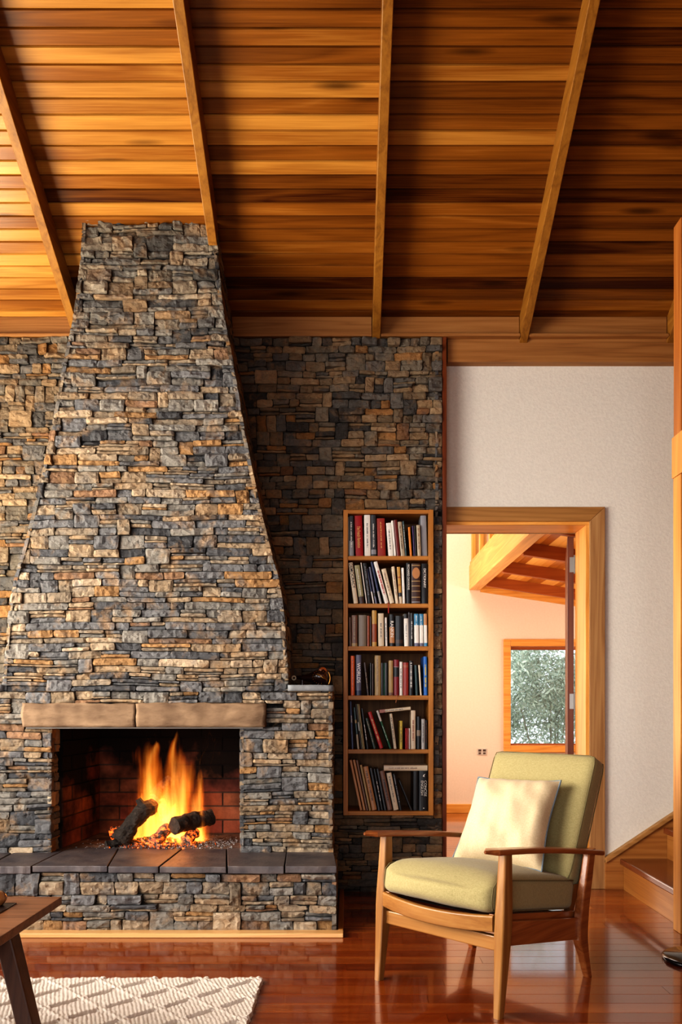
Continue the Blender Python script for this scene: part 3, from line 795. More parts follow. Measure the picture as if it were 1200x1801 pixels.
def flame_mat():
    m = bpy.data.materials.new('flames'); t = NT(m)
    tc = t.n('ShaderNodeTexCoord'); obj = tc.outputs['Object']
    sp = t.n('ShaderNodeSeparateXYZ', i_0=obj)
    z = sp.outputs[2]
    nc = t.n('ShaderNodeMapping', i_0=obj); nc.inputs['Scale'].default_value = (7, 7, 2.6)
    nd = t.n('ShaderNodeTexNoise', i_Scale=1.0, i_Detail=2.0); t.set(nd.inputs['Vector'], nc.outputs[0])
    ns = t.n('ShaderNodeSeparateColor', i_0=nd.outputs['Color'])
    amp = t.math('MULTIPLY_ADD', z, 0.42, 0.04)
    x = t.math('MULTIPLY_ADD', t.math('SUBTRACT', ns.outputs[0], 0.5), amp, sp.outputs[0])
    y = t.math('MULTIPLY_ADD', t.math('SUBTRACT', ns.outputs[1], 0.5), amp, sp.outputs[1])
    # tongues: cx, cy, width, height, lean, z0
    tong = [(-0.045, 0.0, 0.155, 0.58, -0.02, -0.04), (0.10, 0.02, 0.14, 0.63, -0.03, -0.04), (0.04, 0.0, 0.22, 0.40, 0.0, -0.06), (0.19, 0.03, 0.10, 0.42, 0.0, -0.03),
            (-0.13, 0.02, 0.08, 0.28, 0.0, -0.02), (0.22, -0.02, 0.05, 0.22, 0.02, -0.02), (-0.02, -0.07, 0.09, 0.26, 0.12, -0.04), (0.10, -0.09, 0.06, 0.16, 0.05, -0.03)]
    best = None
    for cx, cy, w, h, lean, z0 in tong:
        tt = t.math('DIVIDE', t.math('SUBTRACT', z, z0), h)
        tcl = t.math('MAXIMUM', tt, -0.2)
        # radius profile: w*(1-t)^0.7*(0.75+0.6t)
        om = t.math('MAXIMUM', t.math('SUBTRACT', 1.0, tcl), 0.001)
        rr = t.math('MULTIPLY', t.math('POWER', om, 0.72), t.math('MULTIPLY_ADD', tcl, 0.7 * w, 0.8 * w))
        dx = t.math('SUBTRACT', x, t.math('MULTIPLY_ADD', tcl, lean, cx)); dy = t.math('MULTIPLY', t.math('SUBTRACT', y, cy), 1.15)
        dd = t.math('SQRT', t.math('ADD', t.math('MULTIPLY', dx, dx), t.math('MULTIPLY', dy, dy)))
        v = t.math('SUBTRACT', 1.0, t.math('DIVIDE', dd, t.math('MAXIMUM', rr, 0.002)))
        best = v if best is None else t.math('MAXIMUM', best, v)
    fc = t.n('ShaderNodeMapping', i_0=obj); fc.inputs['Scale'].default_value = (30, 30, 3.6)
    fn = t.noise(fc.outputs[0], 1.0, 3, 0.6, 0.6)
    v = t.math('MULTIPLY_ADD', t.math('SUBTRACT', fn, 0.55), 1.7, best)
    v = t.math('MINIMUM', t.math('MAXIMUM', v, 0.0), 1.0)
    hot = t.math('SUBTRACT', v, t.math('MULTIPLY', z, 0.5))
    colr = t.ramp(hot, [(0.0, (1.0, 0.16, 0.008)), (0.25, (1.0, 0.27, 0.02)), (0.6, (1.0, 0.43, 0.085))])
    fall = t.math('MAXIMUM', t.math('MULTIPLY_ADD', z, -1.35, 1.05), 0.12)
    st = t.math('MULTIPLY', t.math('MULTIPLY', t.math('POWER', v, 1.25), fall), 44.0)
    em = t.n('ShaderNodeEmission'); t.set(em.inputs[0], colr); t.set(em.inputs[1], st)
    t.out(em, 'Volume')
    return m
fl = MB(); fl.box((-0.24, -0.15, 0.0), (0.30, 0.24, 0.64))
flo = fl.build('fire_flames', flame_mat()); flo.location = (-0.985, 4.34, ZH + 0.004)
tag(flo, 'bright orange and yellow flames rising from the burning logs', 'flames', kind='stuff')

# ------------------------------------------------------------------ ornament on the ledge
orn = empty('bellows', (0, 0, 0)); tag(orn, 'dark leather bellows-like ornament with pale ring and amber end on the stone ledge', 'ornament')
YO = 4.28
def ofs(px, py, y=YO): return P(px, py, y)
zl = ZL + 0.002
mb = MB(); mb.tube([(PX(519, YO), YO, zl + 0.045), (PX(530, YO), YO, zl + 0.042), (PX(543, YO), YO, zl + 0.040), (PX(556, YO), YO, zl + 0.045), (PX(570, YO), YO, zl + 0.050), (PX(577, YO), YO, zl + 0.048)],
                   [0.006, 0.012, 0.022, 0.036, 0.046, 0.030], 18); mb.build('body', M_LEATHER, orn, smooth=True)
mb = MB()
ring = [(PX(517.5, YO) + 0.0095 * math.cos(a), YO - 0.015, zl + 0.040 + 0.0095 * math.sin(a)) for a in [2 * math.pi * i / 20 for i in range(21)]]
mb.tube(ring, 0.0036, 8, cap=False); mb.build('ring', M_BONE, orn, smooth=True)
mb = MB(); mb.tube([(PX(568, YO), YO - 0.028, zl + 0.075), (PX(568, YO), YO - 0.012, zl + 0.075)], [0.021, 0.024], 20); mb.build('knob', M_AMBER, orn, smooth=True, bevel=0.004)
mb = MB(); mb.tube([(PX(572, YO) + 0.026 * math.sin(a), YO - 0.012, zl + 0.038 + 0.043 * math.cos(a)) for a in [0.3 + 2.2 * i / 10 for i in range(11)]], 0.0035, 8); mb.build('rim', M_BRASS, orn, smooth=True)
mb = MB()
for k in range(14):
    a = k / 14 * 5.0 + 0.3; x = PX(563, YO) + 0.036 * math.cos(a); z = zl + 0.044 + 0.034 * math.sin(a)
    mb.tube([(x, YO - 0.048, z), (x, YO - 0.026, z)], [0.0022, 0.0034], 8)
for k in range(4):
    mb.tube([(PX(553 + k * 3, YO), YO - 0.044, zl + 0.062 - k * 0.004), (PX(571 + k * 1.5, YO), YO - 0.048, zl + 0.052 - k * 0.008)], 0.0013, 6)
mb.build('studs', M_BRASS, orn, smooth=True)
for x in (532, 560):
    mb = MB(); mb.tube([(PX(x, YO), YO, ZL), (PX(x, YO), YO, zl + 0.03)], [0.012, 0.008], 10); mb.build('foot', M_LEATHER, orn)

# ------------------------------------------------------------------ bookcase
bc = empty('bookcase', (0, 0, 0)); tag(bc, 'narrow honey timber bookcase of six shelves recessed in the stone wall', 'bookcase')
YC0, YC1 = 4.522, 4.80
sc_ = 1440 / 4.53
xi0, xi1 = PX(612.3, 4.53), PX(753.8, 4.53)
SHY = [(978, 985.5), (1061.7, 1069.3), (1136.7, 1144.5), (1223.2, 1231), (1318, 1325.3), (1426.5, 1434)]
for a, b_ in ((BX0, xi0), (xi1, BX1)):
    boxo('side_panel', (a, YC0, BZ0), (b_, YC1, BZ1), W_SHELFV, bc, 0.002)
boxo('top_panel', (xi0, YC0 + 0.001, PZ(904, 4.53)), (xi1, YC1, BZ1), W_SHELF, bc, 0.002)
shz = []
for k, (a, b_) in enumerate(SHY):
    z1, z0 = PZ(a, 4.53), PZ(b_, 4.53); shz.append(z1)
    boxo('shelf' if k < 5 else 'bottom_panel', (xi0, YC0 + 0.003, z0), (xi1, YC1 - 0.01, z1), W_SHELF, bc, 0.0015)
boxo('back_panel', (xi0, YC1 - 0.012, BZ0), (xi1, YC1, BZ1), W_BACK, bc, 0)

C = dict(white=(0.88, 0.84, 0.76), cream=(0.78, 0.66, 0.48), black=(0.012, 0.011, 0.012), charcoal=(0.05, 0.055, 0.065), crimson=(0.42, 0.012, 0.015), brick=(0.36, 0.04, 0.025),
         maroon=(0.18, 0.02, 0.015), teal=(0.035, 0.08, 0.085), orange=(0.75, 0.26, 0.03), purple=(0.07, 0.04, 0.13), beige=(0.48, 0.40, 0.28), silver=(0.30, 0.30, 0.32),
         olive=(0.42, 0.38, 0.20), navy=(0.03, 0.045, 0.13), brown=(0.24, 0.12, 0.075), taupe=(0.30, 0.23, 0.16), rust=(0.38, 0.09, 0.025), darkbrown=(0.07, 0.03, 0.02),
         mustard=(0.62, 0.36, 0.08), vermilion=(0.85, 0.16, 0.02), slate=(0.16, 0.16, 0.24), tan=(0.46, 0.31, 0.13), green=(0.02, 0.16, 0.07), darkred=(0.26, 0.012, 0.02),
         blue=(0.02, 0.16, 0.52), skyblue=(0.05, 0.26, 0.45), darkgreen=(0.03, 0.05, 0.03), yellow=(0.8, 0.6, 0.06), red=(0.55, 0.02, 0.02), gold=(0.75, 0.5, 0.15), terracotta=(0.52, 0.25, 0.10), grey=(0.5, 0.49, 0.47))
def cm(k): return plain('cover_' + k, C[k], 0.42, coat=0.2, var=0.25, nscale=60)
YBK = 4.545
# (x left, x right, y top, top shift, colour, desc, title(text, colour, start frac, size frac), bands[(f0,f1,colour)]) in sixths of a photo pixel
TOP = [(133, 141, 112, -4, 'white', 'thin white booklet', None, []),
 (143, 190, 108, -5, 'charcoal', 'charcoal hardback with pale grey lower spine', ('~', 'white', .15, .5), [(0, .38, 'silver')]),
 (207, 290, 92, -14, 'crimson', 'wide crimson hardback with gold title', ('The French Revolution', 'gold', .26, .42), []),
 (303, 368, 90, -6, 'white', 'tall white hardback', ('~', 'charcoal', .2, .35), []),
 (374, 428, 95, -6, 'charcoal', 'tall charcoal book with white lettering', ('~', 'white', .2, .4), [(.05, .16, 'silver')]),
 (442, 528, 130, -12, 'brick', 'wide brick-red cloth volume', ('~', 'gold', .1, .35), []),
 (556, 610, 176, -26, 'white', 'white paperback leaning slightly', ('~', 'charcoal', .2, .3), []),
 (616, 638, 156, -32, 'white', 'thin white paperback', None, []),
 (644, 680, 150, -34, 'maroon', 'maroon paperback', None, []),
 (686, 731, 168, -36, 'beige', 'beige book with dark mottled title', ('~', 'darkbrown', .1, .5), []),
 (735, 752, 158, -32, 'teal', 'slim dark teal book', ('~', 'white', .1, .3), []),
 (784, 806, 222, -22, 'orange', 'slim bright orange book', None, []),
 (822, 836, 208, -17, 'purple', 'slim purple book', None, []),
 (839, 856, 208, -15, 'black', 'slim black book', None, []),
 (862, 900, 205, -13, 'beige', 'short beige book', ('~', 'brown', .1, .3), []),
 (906, 968, 96, -12, 'silver', 'tall thick silver-grey volume', None, [])]
SECOND = [(190, 238, 600, -58, 'cream', 'cream book titled in black capitals', ('DEMOCRACY', 'black', .02, .62), []),
 (250, 306, 625, -54, 'olive', 'pale olive book darkening at the foot', ('~', 'white', .1, .7), [(0, .18, 'darkbrown')]),
 (322, 333, 600, -60, 'white', 'thin white magazine', None, []),
 (336, 382, 600, -52, 'black', 'black leaning book with faint title', ('~', 'silver', .08, .3), []),
 (394, 409, 660, -66, 'navy', 'first of three leaning magazines with navy spines', None, [(0, .35, 'white')]),
 (420, 440, 640, -70, 'slate', 'grey-blue leaning magazine', None, [(.2, .3, 'black')]),
 (466, 488, 575, -100, 'navy', 'tall navy and white magazine leaning most', None, [(0, .3, 'grey')]),
 (520, 563, 585, -124, 'white', 'leaning white book with a red title', ('~~', 'red', .22, .8), []),
 (572, 622, 665, -92, 'cream', 'plain cream book leaning on a white one', ('~', 'brown', .1, .4), []),
 (632, 664, 640, -44, 'cream', 'cream book with brown lettering', ('~', 'brown', .15, .45), []),
 (670, 704, 640, -24, 'mustard', 'yellow and cream book with stripes', None, [(0, .2, 'cream'), (.2, .3, 'charcoal'), (.5, .52, 'rust'), (.7, .73, 'rust')]),
 (710, 736, 650, -16, 'white', 'slim white paperback', None, []),
 (746, 794, 600, -3, 'black', 'black book with white capitals', ('RICHARD DAWKINS', 'white', .04, .42), []),
 (800, 893, 610, 0, 'darkbrown', 'thick brown leather volume with orange oval label', None, [(.03, .05, 'silver'), (.15, .17, 'tan'), (.3, .32, 'tan'), (.43, .45, 'tan'), (.55, .57, 'tan'), (.94, .96, 'tan'), (.62, .9, 'oval')]),
 (905, 970, 610, 0, 'black', 'black reference volume with a long white title', ('DICTIONARY', 'white', .12, .36), [])]
THIRD = [(150, 164, 1176, -4, 'brown', 'slim brown book', None, []),
 (170, 232, 1155, 0, 'brown', 'brown cloth hardback', ('~', 'tan', .05, .35), [(0, .1, 'tan')]),
 (242, 328, 1150, 0, 'taupe', 'thick plain taupe hardback', None, []),
 (334, 360, 1160, 0, 'rust', 'rust-red slim hardback', None, []),
 (364, 381, 1166, 0, 'darkbrown', 'slim dark brown book', None, []),
 (386, 436, 1102, 0, 'mustard', 'tall book, mustard above and orange-red below', None, [(.12, .62, 'rust')]),
 (452, 513, 1135, -4, 'cream', 'cream paperback with dark top corner', ('~', 'charcoal', .3, .35), []),
 (528, 551, 1176, -8, 'white', 'slim white book with black trim', ('~', 'black', .2, .4), []),
 (571, 625, 1145, -4, 'black', 'black and orange novel with white title', ('RANKIN', 'white', .2, .6), [(.1, .6, 'terracotta')]),
 (632, 712, 1160, 0, 'black', 'thick black hardback with brown emblem', None, [(.1, .22, 'darkbrown')]),
 (727, 774, 1140, -6, 'white', 'white paperback with black top', ('~', 'silver', .3, .4), [(.86, 1, 'black')]),
 (778, 785, 1120, -4, 'silver', 'very thin grey booklet', None, []),
 (790, 825, 1130, 0, 'black', 'black paperback with cream lettering', ('~', 'white', .25, .5), []),
 (833, 882, 1140, -4, 'white', 'white guide with blue top, nearest the black paperback', ('~', 'white', .05, .5), [(.65, 1, 'skyblue'), (0, .1, 'slate')]),
 (888, 930, 1140, -4, 'white', 'white guide with blue top, middle of three', ('~', 'white', .05, .5), [(.65, 1, 'skyblue'), (0, .1, 'slate')]),
 (936, 970, 1140, -4, 'white', 'white guide with peach top, last of three', None, [(.65, 1, 'terracotta'), (0, .1, 'skyblue')])]
FOURTH = [(163, 204, 22, 0, 'vermilion', 'vivid orange-red paperback', ('~', 'rust', .1, .3), []),
 (216, 274, 12, 0, 'slate', 'slate-purple paperback with white title', ('WORLDS', 'white', .2, .6), [(0, .12, 'navy')]),
 (336, 360, 92, -36, 'darkbrown', 'thin dark brown book leaning left', ('~', 'tan', .3, .3), []),
 (366, 382, 96, 0, 'black', 'slim black book by the leaning one', None, []),
 (388, 404, 106, 0, 'darkbrown', 'slim chocolate book', None, []),
 (415, 480, 18, 0, 'tan', 'tall tan cloth volume', ('~', 'brown', .1, .25), []),
 (484, 508, 96, 0, 'black', 'slim black hardback', None, []),
 (511, 519, 96, 0, 'green', 'very thin green booklet', None, []),
 (522, 556, 96, 0, 'black', 'black book beside the green booklet', None, []),
 (562, 610, 72, 0, 'tan', 'mid-brown cloth book', None, [(0, .08, 'brown')]),
 (616, 672, 62, 0, 'darkred', 'dark red volume with black title band', None, [(.52, .78, 'black'), (.79, .805, 'silver')]),
 (678, 711, 84, 0, 'white', 'white paperback beside a red book', ('~', 'charcoal', .2, .4), []),
 (716, 774, 92, 0, 'brick', 'red cloth book with pale lines', None, [(.86, .87, 'tan'), (.9, .91, 'tan')]),
 (779, 824, 76, 0, 'black', 'black book scattered with white letters', ('~~', 'white', .05, .8), []),
 (848, 874, 120, -13, 'teal', 'dark teal booklet', None, []),
 (896, 914, 118, -20, 'cream', 'slim cream booklet', None, []),
 (934, 972, 30, -4, 'blue', 'bright blue guide with yellow title', ('~~', 'yellow', .2, .7), [])]
FIFTH = [(176, 197, 502, -22, 'navy', 'navy book with cream title', ('STATING', 'cream', .3, .6), []),
 (236, 257, 565, -42, 'teal', 'dark booklet with pale foot', None, [(0, .35, 'beige'), (.62, .7, 'tan')]),
 (274, 285, 530, -58, 'darkbrown', 'first thin pamphlet of the striped bunch', None, [(.4, .6, 'white')]),
 (289, 299, 530, -58, 'olive', 'second thin olive pamphlet of the striped bunch', None, []),
 (303, 314, 532, -58, 'tan', 'third thin tan pamphlet of the striped bunch', None, []),
 (335, 355, 576, -60, 'black', 'black booklet with white title', ('~~', 'white', .4, .6), []),
 (404, 438, 680, -88, 'darkgreen', 'dark green and brown leaning paperback', ('~', 'tan', .1, .4), []),
 (472, 514, 615, -130, 'red', 'bright red book leaning steeply', ('~~', 'gold', .2, .5), []),
 (576, 599, 600, -142, 'green', 'green book with white top, leaning steeply', ('~', 'white', .4, .5), [(.72, 1, 'white')]),
 (622, 652, 632, -48, 'cream', 'cream book leaning a little', ('~', 'charcoal', .1, .5), []),
 (680, 712, 708, 0, 'yellow', 'small yellow book edged with black dashes', ('~', 'black', .2, .5), 'dash'),
 (742, 757, 786, 0, 'red', 'first small thin red booklet', None, []),
 (760, 775, 786, 0, 'brick', 'second small thin red booklet', None, []),
 (779, 794, 786, 0, 'white', 'small thin white booklet', None, []),
 (800, 850, 598, 0, 'cream', 'tall cream guide with red lettering', ('~~', 'rust', .25, .5), []),
 (862, 905, 662, 0, 'black', 'black book with a pale label', None, [(.4, .58, 'taupe')]),
 (912, 948, 688, 0, 'grey', 'pale grey paperback', ('~', 'charcoal', .15, .5), []),
 (954, 975, 700, 0, 'black', 'black book with dull red lettering', ('~', 'rust', .1, .4), [])]
BOTTOM = [(264, 291, 1122, -112, 'terracotta', 'tall terracotta paperback at the start of a leaning set', None, []),
 (300, 326, 1120, -112, 'terracotta', 'second tall terracotta paperback of the leaning set', None, []),
 (333, 354, 1122, -112, 'brown', 'slim tan-brown paperback in the leaning set', None, []),
 (360, 383, 1172, -98, 'tan', 'shorter tan paperback in the leaning set', None, []),
 (390, 446, 1190, -96, 'terracotta', 'wide terracotta book with dark lettering', ('~~', 'darkbrown', .1, .6), []),
 (456, 480, 1206, -90, 'charcoal', 'charcoal slim leaning book', None, []),
 (489, 512, 1215, -84, 'black', 'black leaning book with white title', ('~~', 'white', .3, .5), []),
 (522, 545, 1215, -84, 'charcoal', 'narrow grey-black leaning book', None, []),
 (556, 610, 1236, -88, 'brown', 'brown-tan leaning book with black title', ('~~', 'black', .2, .6), []),
 (620, 676, 1256, -80, 'cream', 'cream leaning book with dark title', ('~', 'charcoal', .1, .6), []),
 (684, 712, 1268, -76, 'black', 'black leaning book with silver letters', ('~~', 'silver', .05, .5), []),
 (800, 822, 1335, -130, 'black', 'thin black folder leaning steeply', None, [])]
def book_mesh(w, h, dpt, key, parent):
    t = min(0.0022, w * 0.18)
    mb = MB()
    # rounded spine, two boards
    n = 7; ring0 = []
    for i in range(n):
        a = math.pi * i / (n - 1); ring0.append((w / 2 - math.cos(a) * w / 2, -math.sin(a) * min(0.004, w * 0.18)))
    poly = [(x, y) for x, y in ring0] + [(w, dpt), (w - t, dpt), (w - t, 0.003), (t, 0.003), (t, dpt), (0, dpt)]
    mb.prism([(x, y, 0) for x, y in poly], (0, 0, h))
    mb.build('cover', cm(key), parent)
    if w > 2.6 * t:
        p = MB(); p.box((t, 0.003, 0.002), (w - t, dpt - 0.004, h - 0.003)); p.build('pages', M_PAPER, parent)
def lettering(parent, txt, w, h, key, start, size, seed):
    m = cm(key)
    if txt.startswith('~'):
        r = random.Random(seed); mb = MB(); s = min(w * 0.42, 0.009) * (1.25 if txt == '~~' else 1); z = h * (1 - start); zend = h * 0.22
        while z > zend:
            # letters too small to read in the photo: separate little upright blocks grouped into words
            L = r.uniform(0.0010, 0.0021)
            if r.random() < 0.15: z -= 0.0035; continue
            tall = r.random() < 0.35; a = w / 2 - s * 0.40; b_ = a + s * (0.8 if tall or txt == '~~' else 0.55)
            mb.box((a, -min(0.004, w * 0.18) - 0.0006, z - L), (b_, 0, z))
            z -= L + 0.0009
        mb.build('title_lettering', m, parent); return
    cu = bpy.data.curves.new('title_lettering', 'FONT'); cu.body = txt; cu.align_x = 'LEFT'; cu.align_y = 'CENTER'
    cu.size = w * size * 1.45; cu.extrude = 0.0002; cu.offset = w * 0.006
    maxw = h * (0.93 - start)
    est = len(txt) * cu.size * 0.56
    cu.materials.append(m)
    o = text_object(cu); o.parent = parent
    sx = min(1.0, maxw / est)
    M = Matrix(((0, 1, 0, w / 2), (0, 0, -1, -min(0.004, w * 0.18) - 0.0008), (-1, 0, 0, h * (1 - start)), (0, 0, 0, 1)))
    o.matrix_basis = M @ Matrix.Diagonal((sx, 1, 1, 1))
ORD = ['first', 'second', 'third', 'fourth', 'fifth', 'sixth', 'seventh', 'eighth', 'ninth', 'tenth', 'eleventh', 'twelfth', 'thirteenth', 'fourteenth', 'fifteenth', 'sixteenth', 'seventeenth', 'eighteenth']
def shelf_books(rows, y0, ybase, shelf, k, dxp):
    z0 = shz[k]
    for n_, (xl, xr, yt, sh, key, desc, title, bands) in enumerate(rows):
        rr = random.Random(k * 100 + n_)
        pxl, pxr = 590 + xl / 6 + dxp, 590 + xr / 6 + dxp
        X0, X1 = PX(pxl, YBK), PX(pxr, YBK)
        zt = PZ(y0 + yt / 6, YBK); H = zt - z0; S = sh / 6 * YBK / F
        th = math.atan2(S, H); Hl = math.hypot(S, H); 
        w = (X1 - X0) * math.cos(th)
        ceil_z = PZ(904, 4.53) if k == 0 else PZ(SHY[k - 1][1], 4.53)
        Hl = min(Hl, (ceil_z - z0 - 0.003 - abs(w * math.sin(th))) / math.cos(th) + abs(w * math.sin(th)) * 0.5)
        Hl -= abs(w * math.sin(th)) * 0.5
        if th > 0.001: ox = X1 - w
        else: ox = X0
        e = empty('book', (ox, YBK + rr.uniform(-0.006, 0.012), z0 + 0.0006)); e.rotation_euler = (0, th, 0)
        dpt = rr.uniform(0.13, 0.18)
        book_mesh(w, Hl, dpt, key, e)
        if bands == 'dash':
            mb = MB(); q = 0.006
            while q < Hl - 0.004:
                for xx in (0.0, w - 0.0028): mb.box((xx, -0.0036, q), (xx + 0.0028, 0, q + 0.0025))
                q += 0.006
            mb.build('edge_pattern', cm('black'), e)
        else:
            for f0, f1, c in bands:
                mb = MB(); dd = min(0.004, w * 0.18)
                if c == 'oval':
                    pts = []
                    for i in range(24):
                        a = 2 * math.pi * i / 24
                        pts.append((w / 2 + math.cos(a) * w * 0.44, -dd - 0.001, Hl * (f0 + f1) / 2 + math.sin(a) * Hl * (f1 - f0) / 2))
                    mb.prism(pts, (0, 0.001, 0)); mb.build('oval_label', cm('terracotta'), e)
                    continue
                nn = 7; ring0 = []
                for i in range(nn):
                    a = math.pi * i / (nn - 1); ring0.append((w / 2 - math.cos(a) * (w / 2 + 0.0002), -math.sin(a) * dd - 0.0004))
                mb.prism([(x, y, Hl * f0 + 0.0002) for x, y in ring0] , (0, 0, Hl * (f1 - f0)))
                mb.build('spine_band', cm(c), e)
        if title: lettering(e, title[0], w, Hl, title[1], title[2], title[3], k * 50 + n_)
        cd = desc
        tag(e, f'{" ".join(cd.split()[:9])}, {ORD[n_]} along the {shelf} shelf', 'book', f'books on the {shelf} shelf')
for rows, y0, yb_, nm, k, dx in ((TOP, 890, 525, 'top', 0, 1.0), (SECOND, 890, 1022, 'second', 1, 0.7), (THIRD, 890, 1475, 'third', 2, 0.2), (FOURTH, 1150, 432, 'fourth', 3, -0.1), (FIFTH, 1150, 1000, 'fifth', 4, -0.5), (BOTTOM, 1150, 1655, 'bottom', 5, -0.7)):
    shelf_books(rows, y0, yb_, nm, k, dx)
def flat_book(x0p, x1p, ytp, ybp, tilt, key, label, group, title, base=None, bands=()):
    X0, X1 = PX(590 + x0p / 6 - .5, YBK), PX(590 + x1p / 6 - .5, YBK); zt, zb_ = PZ(1150 + ytp / 6, YBK), PZ(1150 + ybp / 6, YBK)
    w = zt - zb_; L = X1 - X0
    e = empty('book', (X1, YBK + 0.002, zb_)); # lying: book height axis along -X
    book_mesh(w, L, 0.15, key, e)
    for o in list(col.objects):
        if o.parent == e: pass
    # local x -> world +Z, local z -> world -X  (spine still faces the room)
    e.rotation_euler = (0, R(-90) + tilt, 0)
    for f0, f1, c in bands:
        mb = MB(); mb.box((-0.0002, -0.0052, L * f0), (w + 0.0002, 0.0, L * f1)); mb.build('spine_band', cm(c), e)
    lettering(e, '~', w, L, title, .12, .5, 77)
    tag(e, label, 'book', group)
    return e
# concise dictionary with its slipcase-wide cover, upright
def big_dict():
    X0, X1 = PX(590 + 885 / 6 - .7, YBK), xi1 - 0.003; z0 = shz[5]; H = PZ(1150 + 1236 / 6, YBK) - z0
    e = empty('book', (X0, YBK, z0 + 0.0006)); w = X1 - X0
    book_mesh(w, H, 0.18, 'black', e)
    for i, tx in enumerate(('ENGLISH', 'CONCISE')):
        cu = bpy.data.curves.new('title_lettering', 'FONT'); cu.body = tx; cu.align_y = 'CENTER'; cu.size = 0.021; cu.extrude = 0.0002; cu.materials.append(cm('white'))
        o = text_object(cu); o.parent = e
        o.matrix_basis = Matrix(((0, 1, 0, w * (0.36 + 0.37 * i)), (0, 0, -1, -0.0046), (-1, 0, 0, H * (0.76)), (0, 0, 0, 1))) @ Matrix.Diagonal((1.0, 1, 1, 1))
    mb = MB(); mb.prism([(w * .45, -0.0046, H * .86), (w * .52, -0.0046, H * .9), (w * .74, -0.0046, H * .93), (w * .6, -0.0046, H * .88), (w * .66, -0.0046, H * .85)], (0, 0.001, 0))
    mb.tube([(w * .55, -0.0044, H * .06), (w * .55, -0.0040, H * .06 + .0001)], 0.004, 10)
    mb.build('emblem', cm('white'), e)
    tag(e, 'thick black dictionary with two white capital titles at the end of the bottom shelf', 'book', 'books on the bottom shelf')
    X2 = PX(590 + 826 / 6 - .7, YBK)
    e = empty('book', (X2, YBK + 0.01, z0 + 0.0006)); book_mesh(X0 - X2 - 0.001, H - 0.002, 0.17, 'black', e)
    tag(e, 'plain wide black volume beside the thick black dictionary, no lettering', 'book', 'books on the bottom shelf')
big_dict()
flat_book(515, 976, 1176, 1234, 0, 'cream', 'long cream book lying flat on top of the bottom shelf row', 'books on the bottom shelf', 'brown')
flat_book(468, 800, 556, 590, R(-6), 'cream', 'cream and orange book lying tilted across the fifth shelf books', 'books on the fifth shelf', 'charcoal', bands=((.82, 1, 'rust'),))
def attach(o, start):
    e = next(q for q in col.objects if q.get('label', '').startswith(start))
    bpy.context.view_layer.update()
    o.parent = e; o.matrix_parent_inverse = e.matrix_world.inverted()
mb = MB(); mb.prism([(PX(683, 4.517), 4.517, PZ(1060, 4.53)), (PX(684.2, 4.517), 4.517, PZ(1060, 4.53)), (PX(684.5, 4.517), 4.517, PZ(1079, 4.53)), (PX(682.5, 4.517), 4.517, PZ(1079, 4.53))], (0, 0.0006, 0))
attach(mb.build('bookmark_ribbon', M_RIBBON), 'leaning white book with a red title')
mb = MB(); mb.prism([(PX(697.5, 4.517), 4.517, PZ(1222, 4.53)), (PX(699, 4.517), 4.517, PZ(1222, 4.53)), (PX(697, 4.517), 4.517, PZ(1236, 4.53)), (PX(696, 4.517), 4.517, PZ(1236, 4.53))], (0, 0.0006, 0))
attach(mb.build('bookmark_ribbon', plain('tan_ribbon', (0.5, 0.2, 0.08), 0.7)), 'dark red volume with black title band')

# ------------------------------------------------------------------ armchair
ch = empty('armchair', (0.521, 3.12, 0), R(-45)); tag(ch, 'mid-century timber armchair with olive seat and back cushions', 'armchair')
def rrect(w, h, r, n=3):
    pts = []
    for cx, cy, a0 in ((w / 2 - r, h / 2 - r, 0), (-w / 2 + r, h / 2 - r, 90), (-w / 2 + r, -h / 2 + r, 180), (w / 2 - r, -h / 2 + r, 270)):
        for i in range(n + 1):
            a = R(a0 + 90 * i / n); pts.append((cx + r * math.cos(a), cy + r * math.sin(a)))
    return pts
def stick(name, pts, sizes, mat, parent, r=0.007, up=None):
    """section lies in x/y when the path is mostly vertical"""
    mb = MB(); rings = []
    for p, (w, h) in zip(pts, sizes):
        rings.append([(p[0] + a, p[1] + b_, p[2]) for a, b_ in rrect(w, h, min(r, w * .4, h * .4))])
    mb.loft(rings); return mb.build(name, mat, parent, smooth=False)
def smooth_path(pts, sizes, n=6):
    out, so = [], []
    def cr(a, b, c, d, t): return 0.5 * ((2 * b) + (-a + c) * t + (2 * a - 5 * b + 4 * c - d) * t * t + (-a + 3 * b - 3 * c + d) * t ** 3)
    N = len(pts)
    for k in range(N - 1):
        i0, i1, i2, i3 = max(k - 1, 0), k, k + 1, min(k + 2, N - 1)
        for q in range(n):
            t = q / n
            out.append(tuple(cr(pts[i0][j], pts[i1][j], pts[i2][j], pts[i3][j], t) for j in range(3)))
            so.append(tuple(cr(sizes[i0][j], sizes[i1][j], sizes[i2][j], sizes[i3][j], t) for j in range(2)))
    out.append(pts[-1]); so.append(sizes[-1]); return out, so
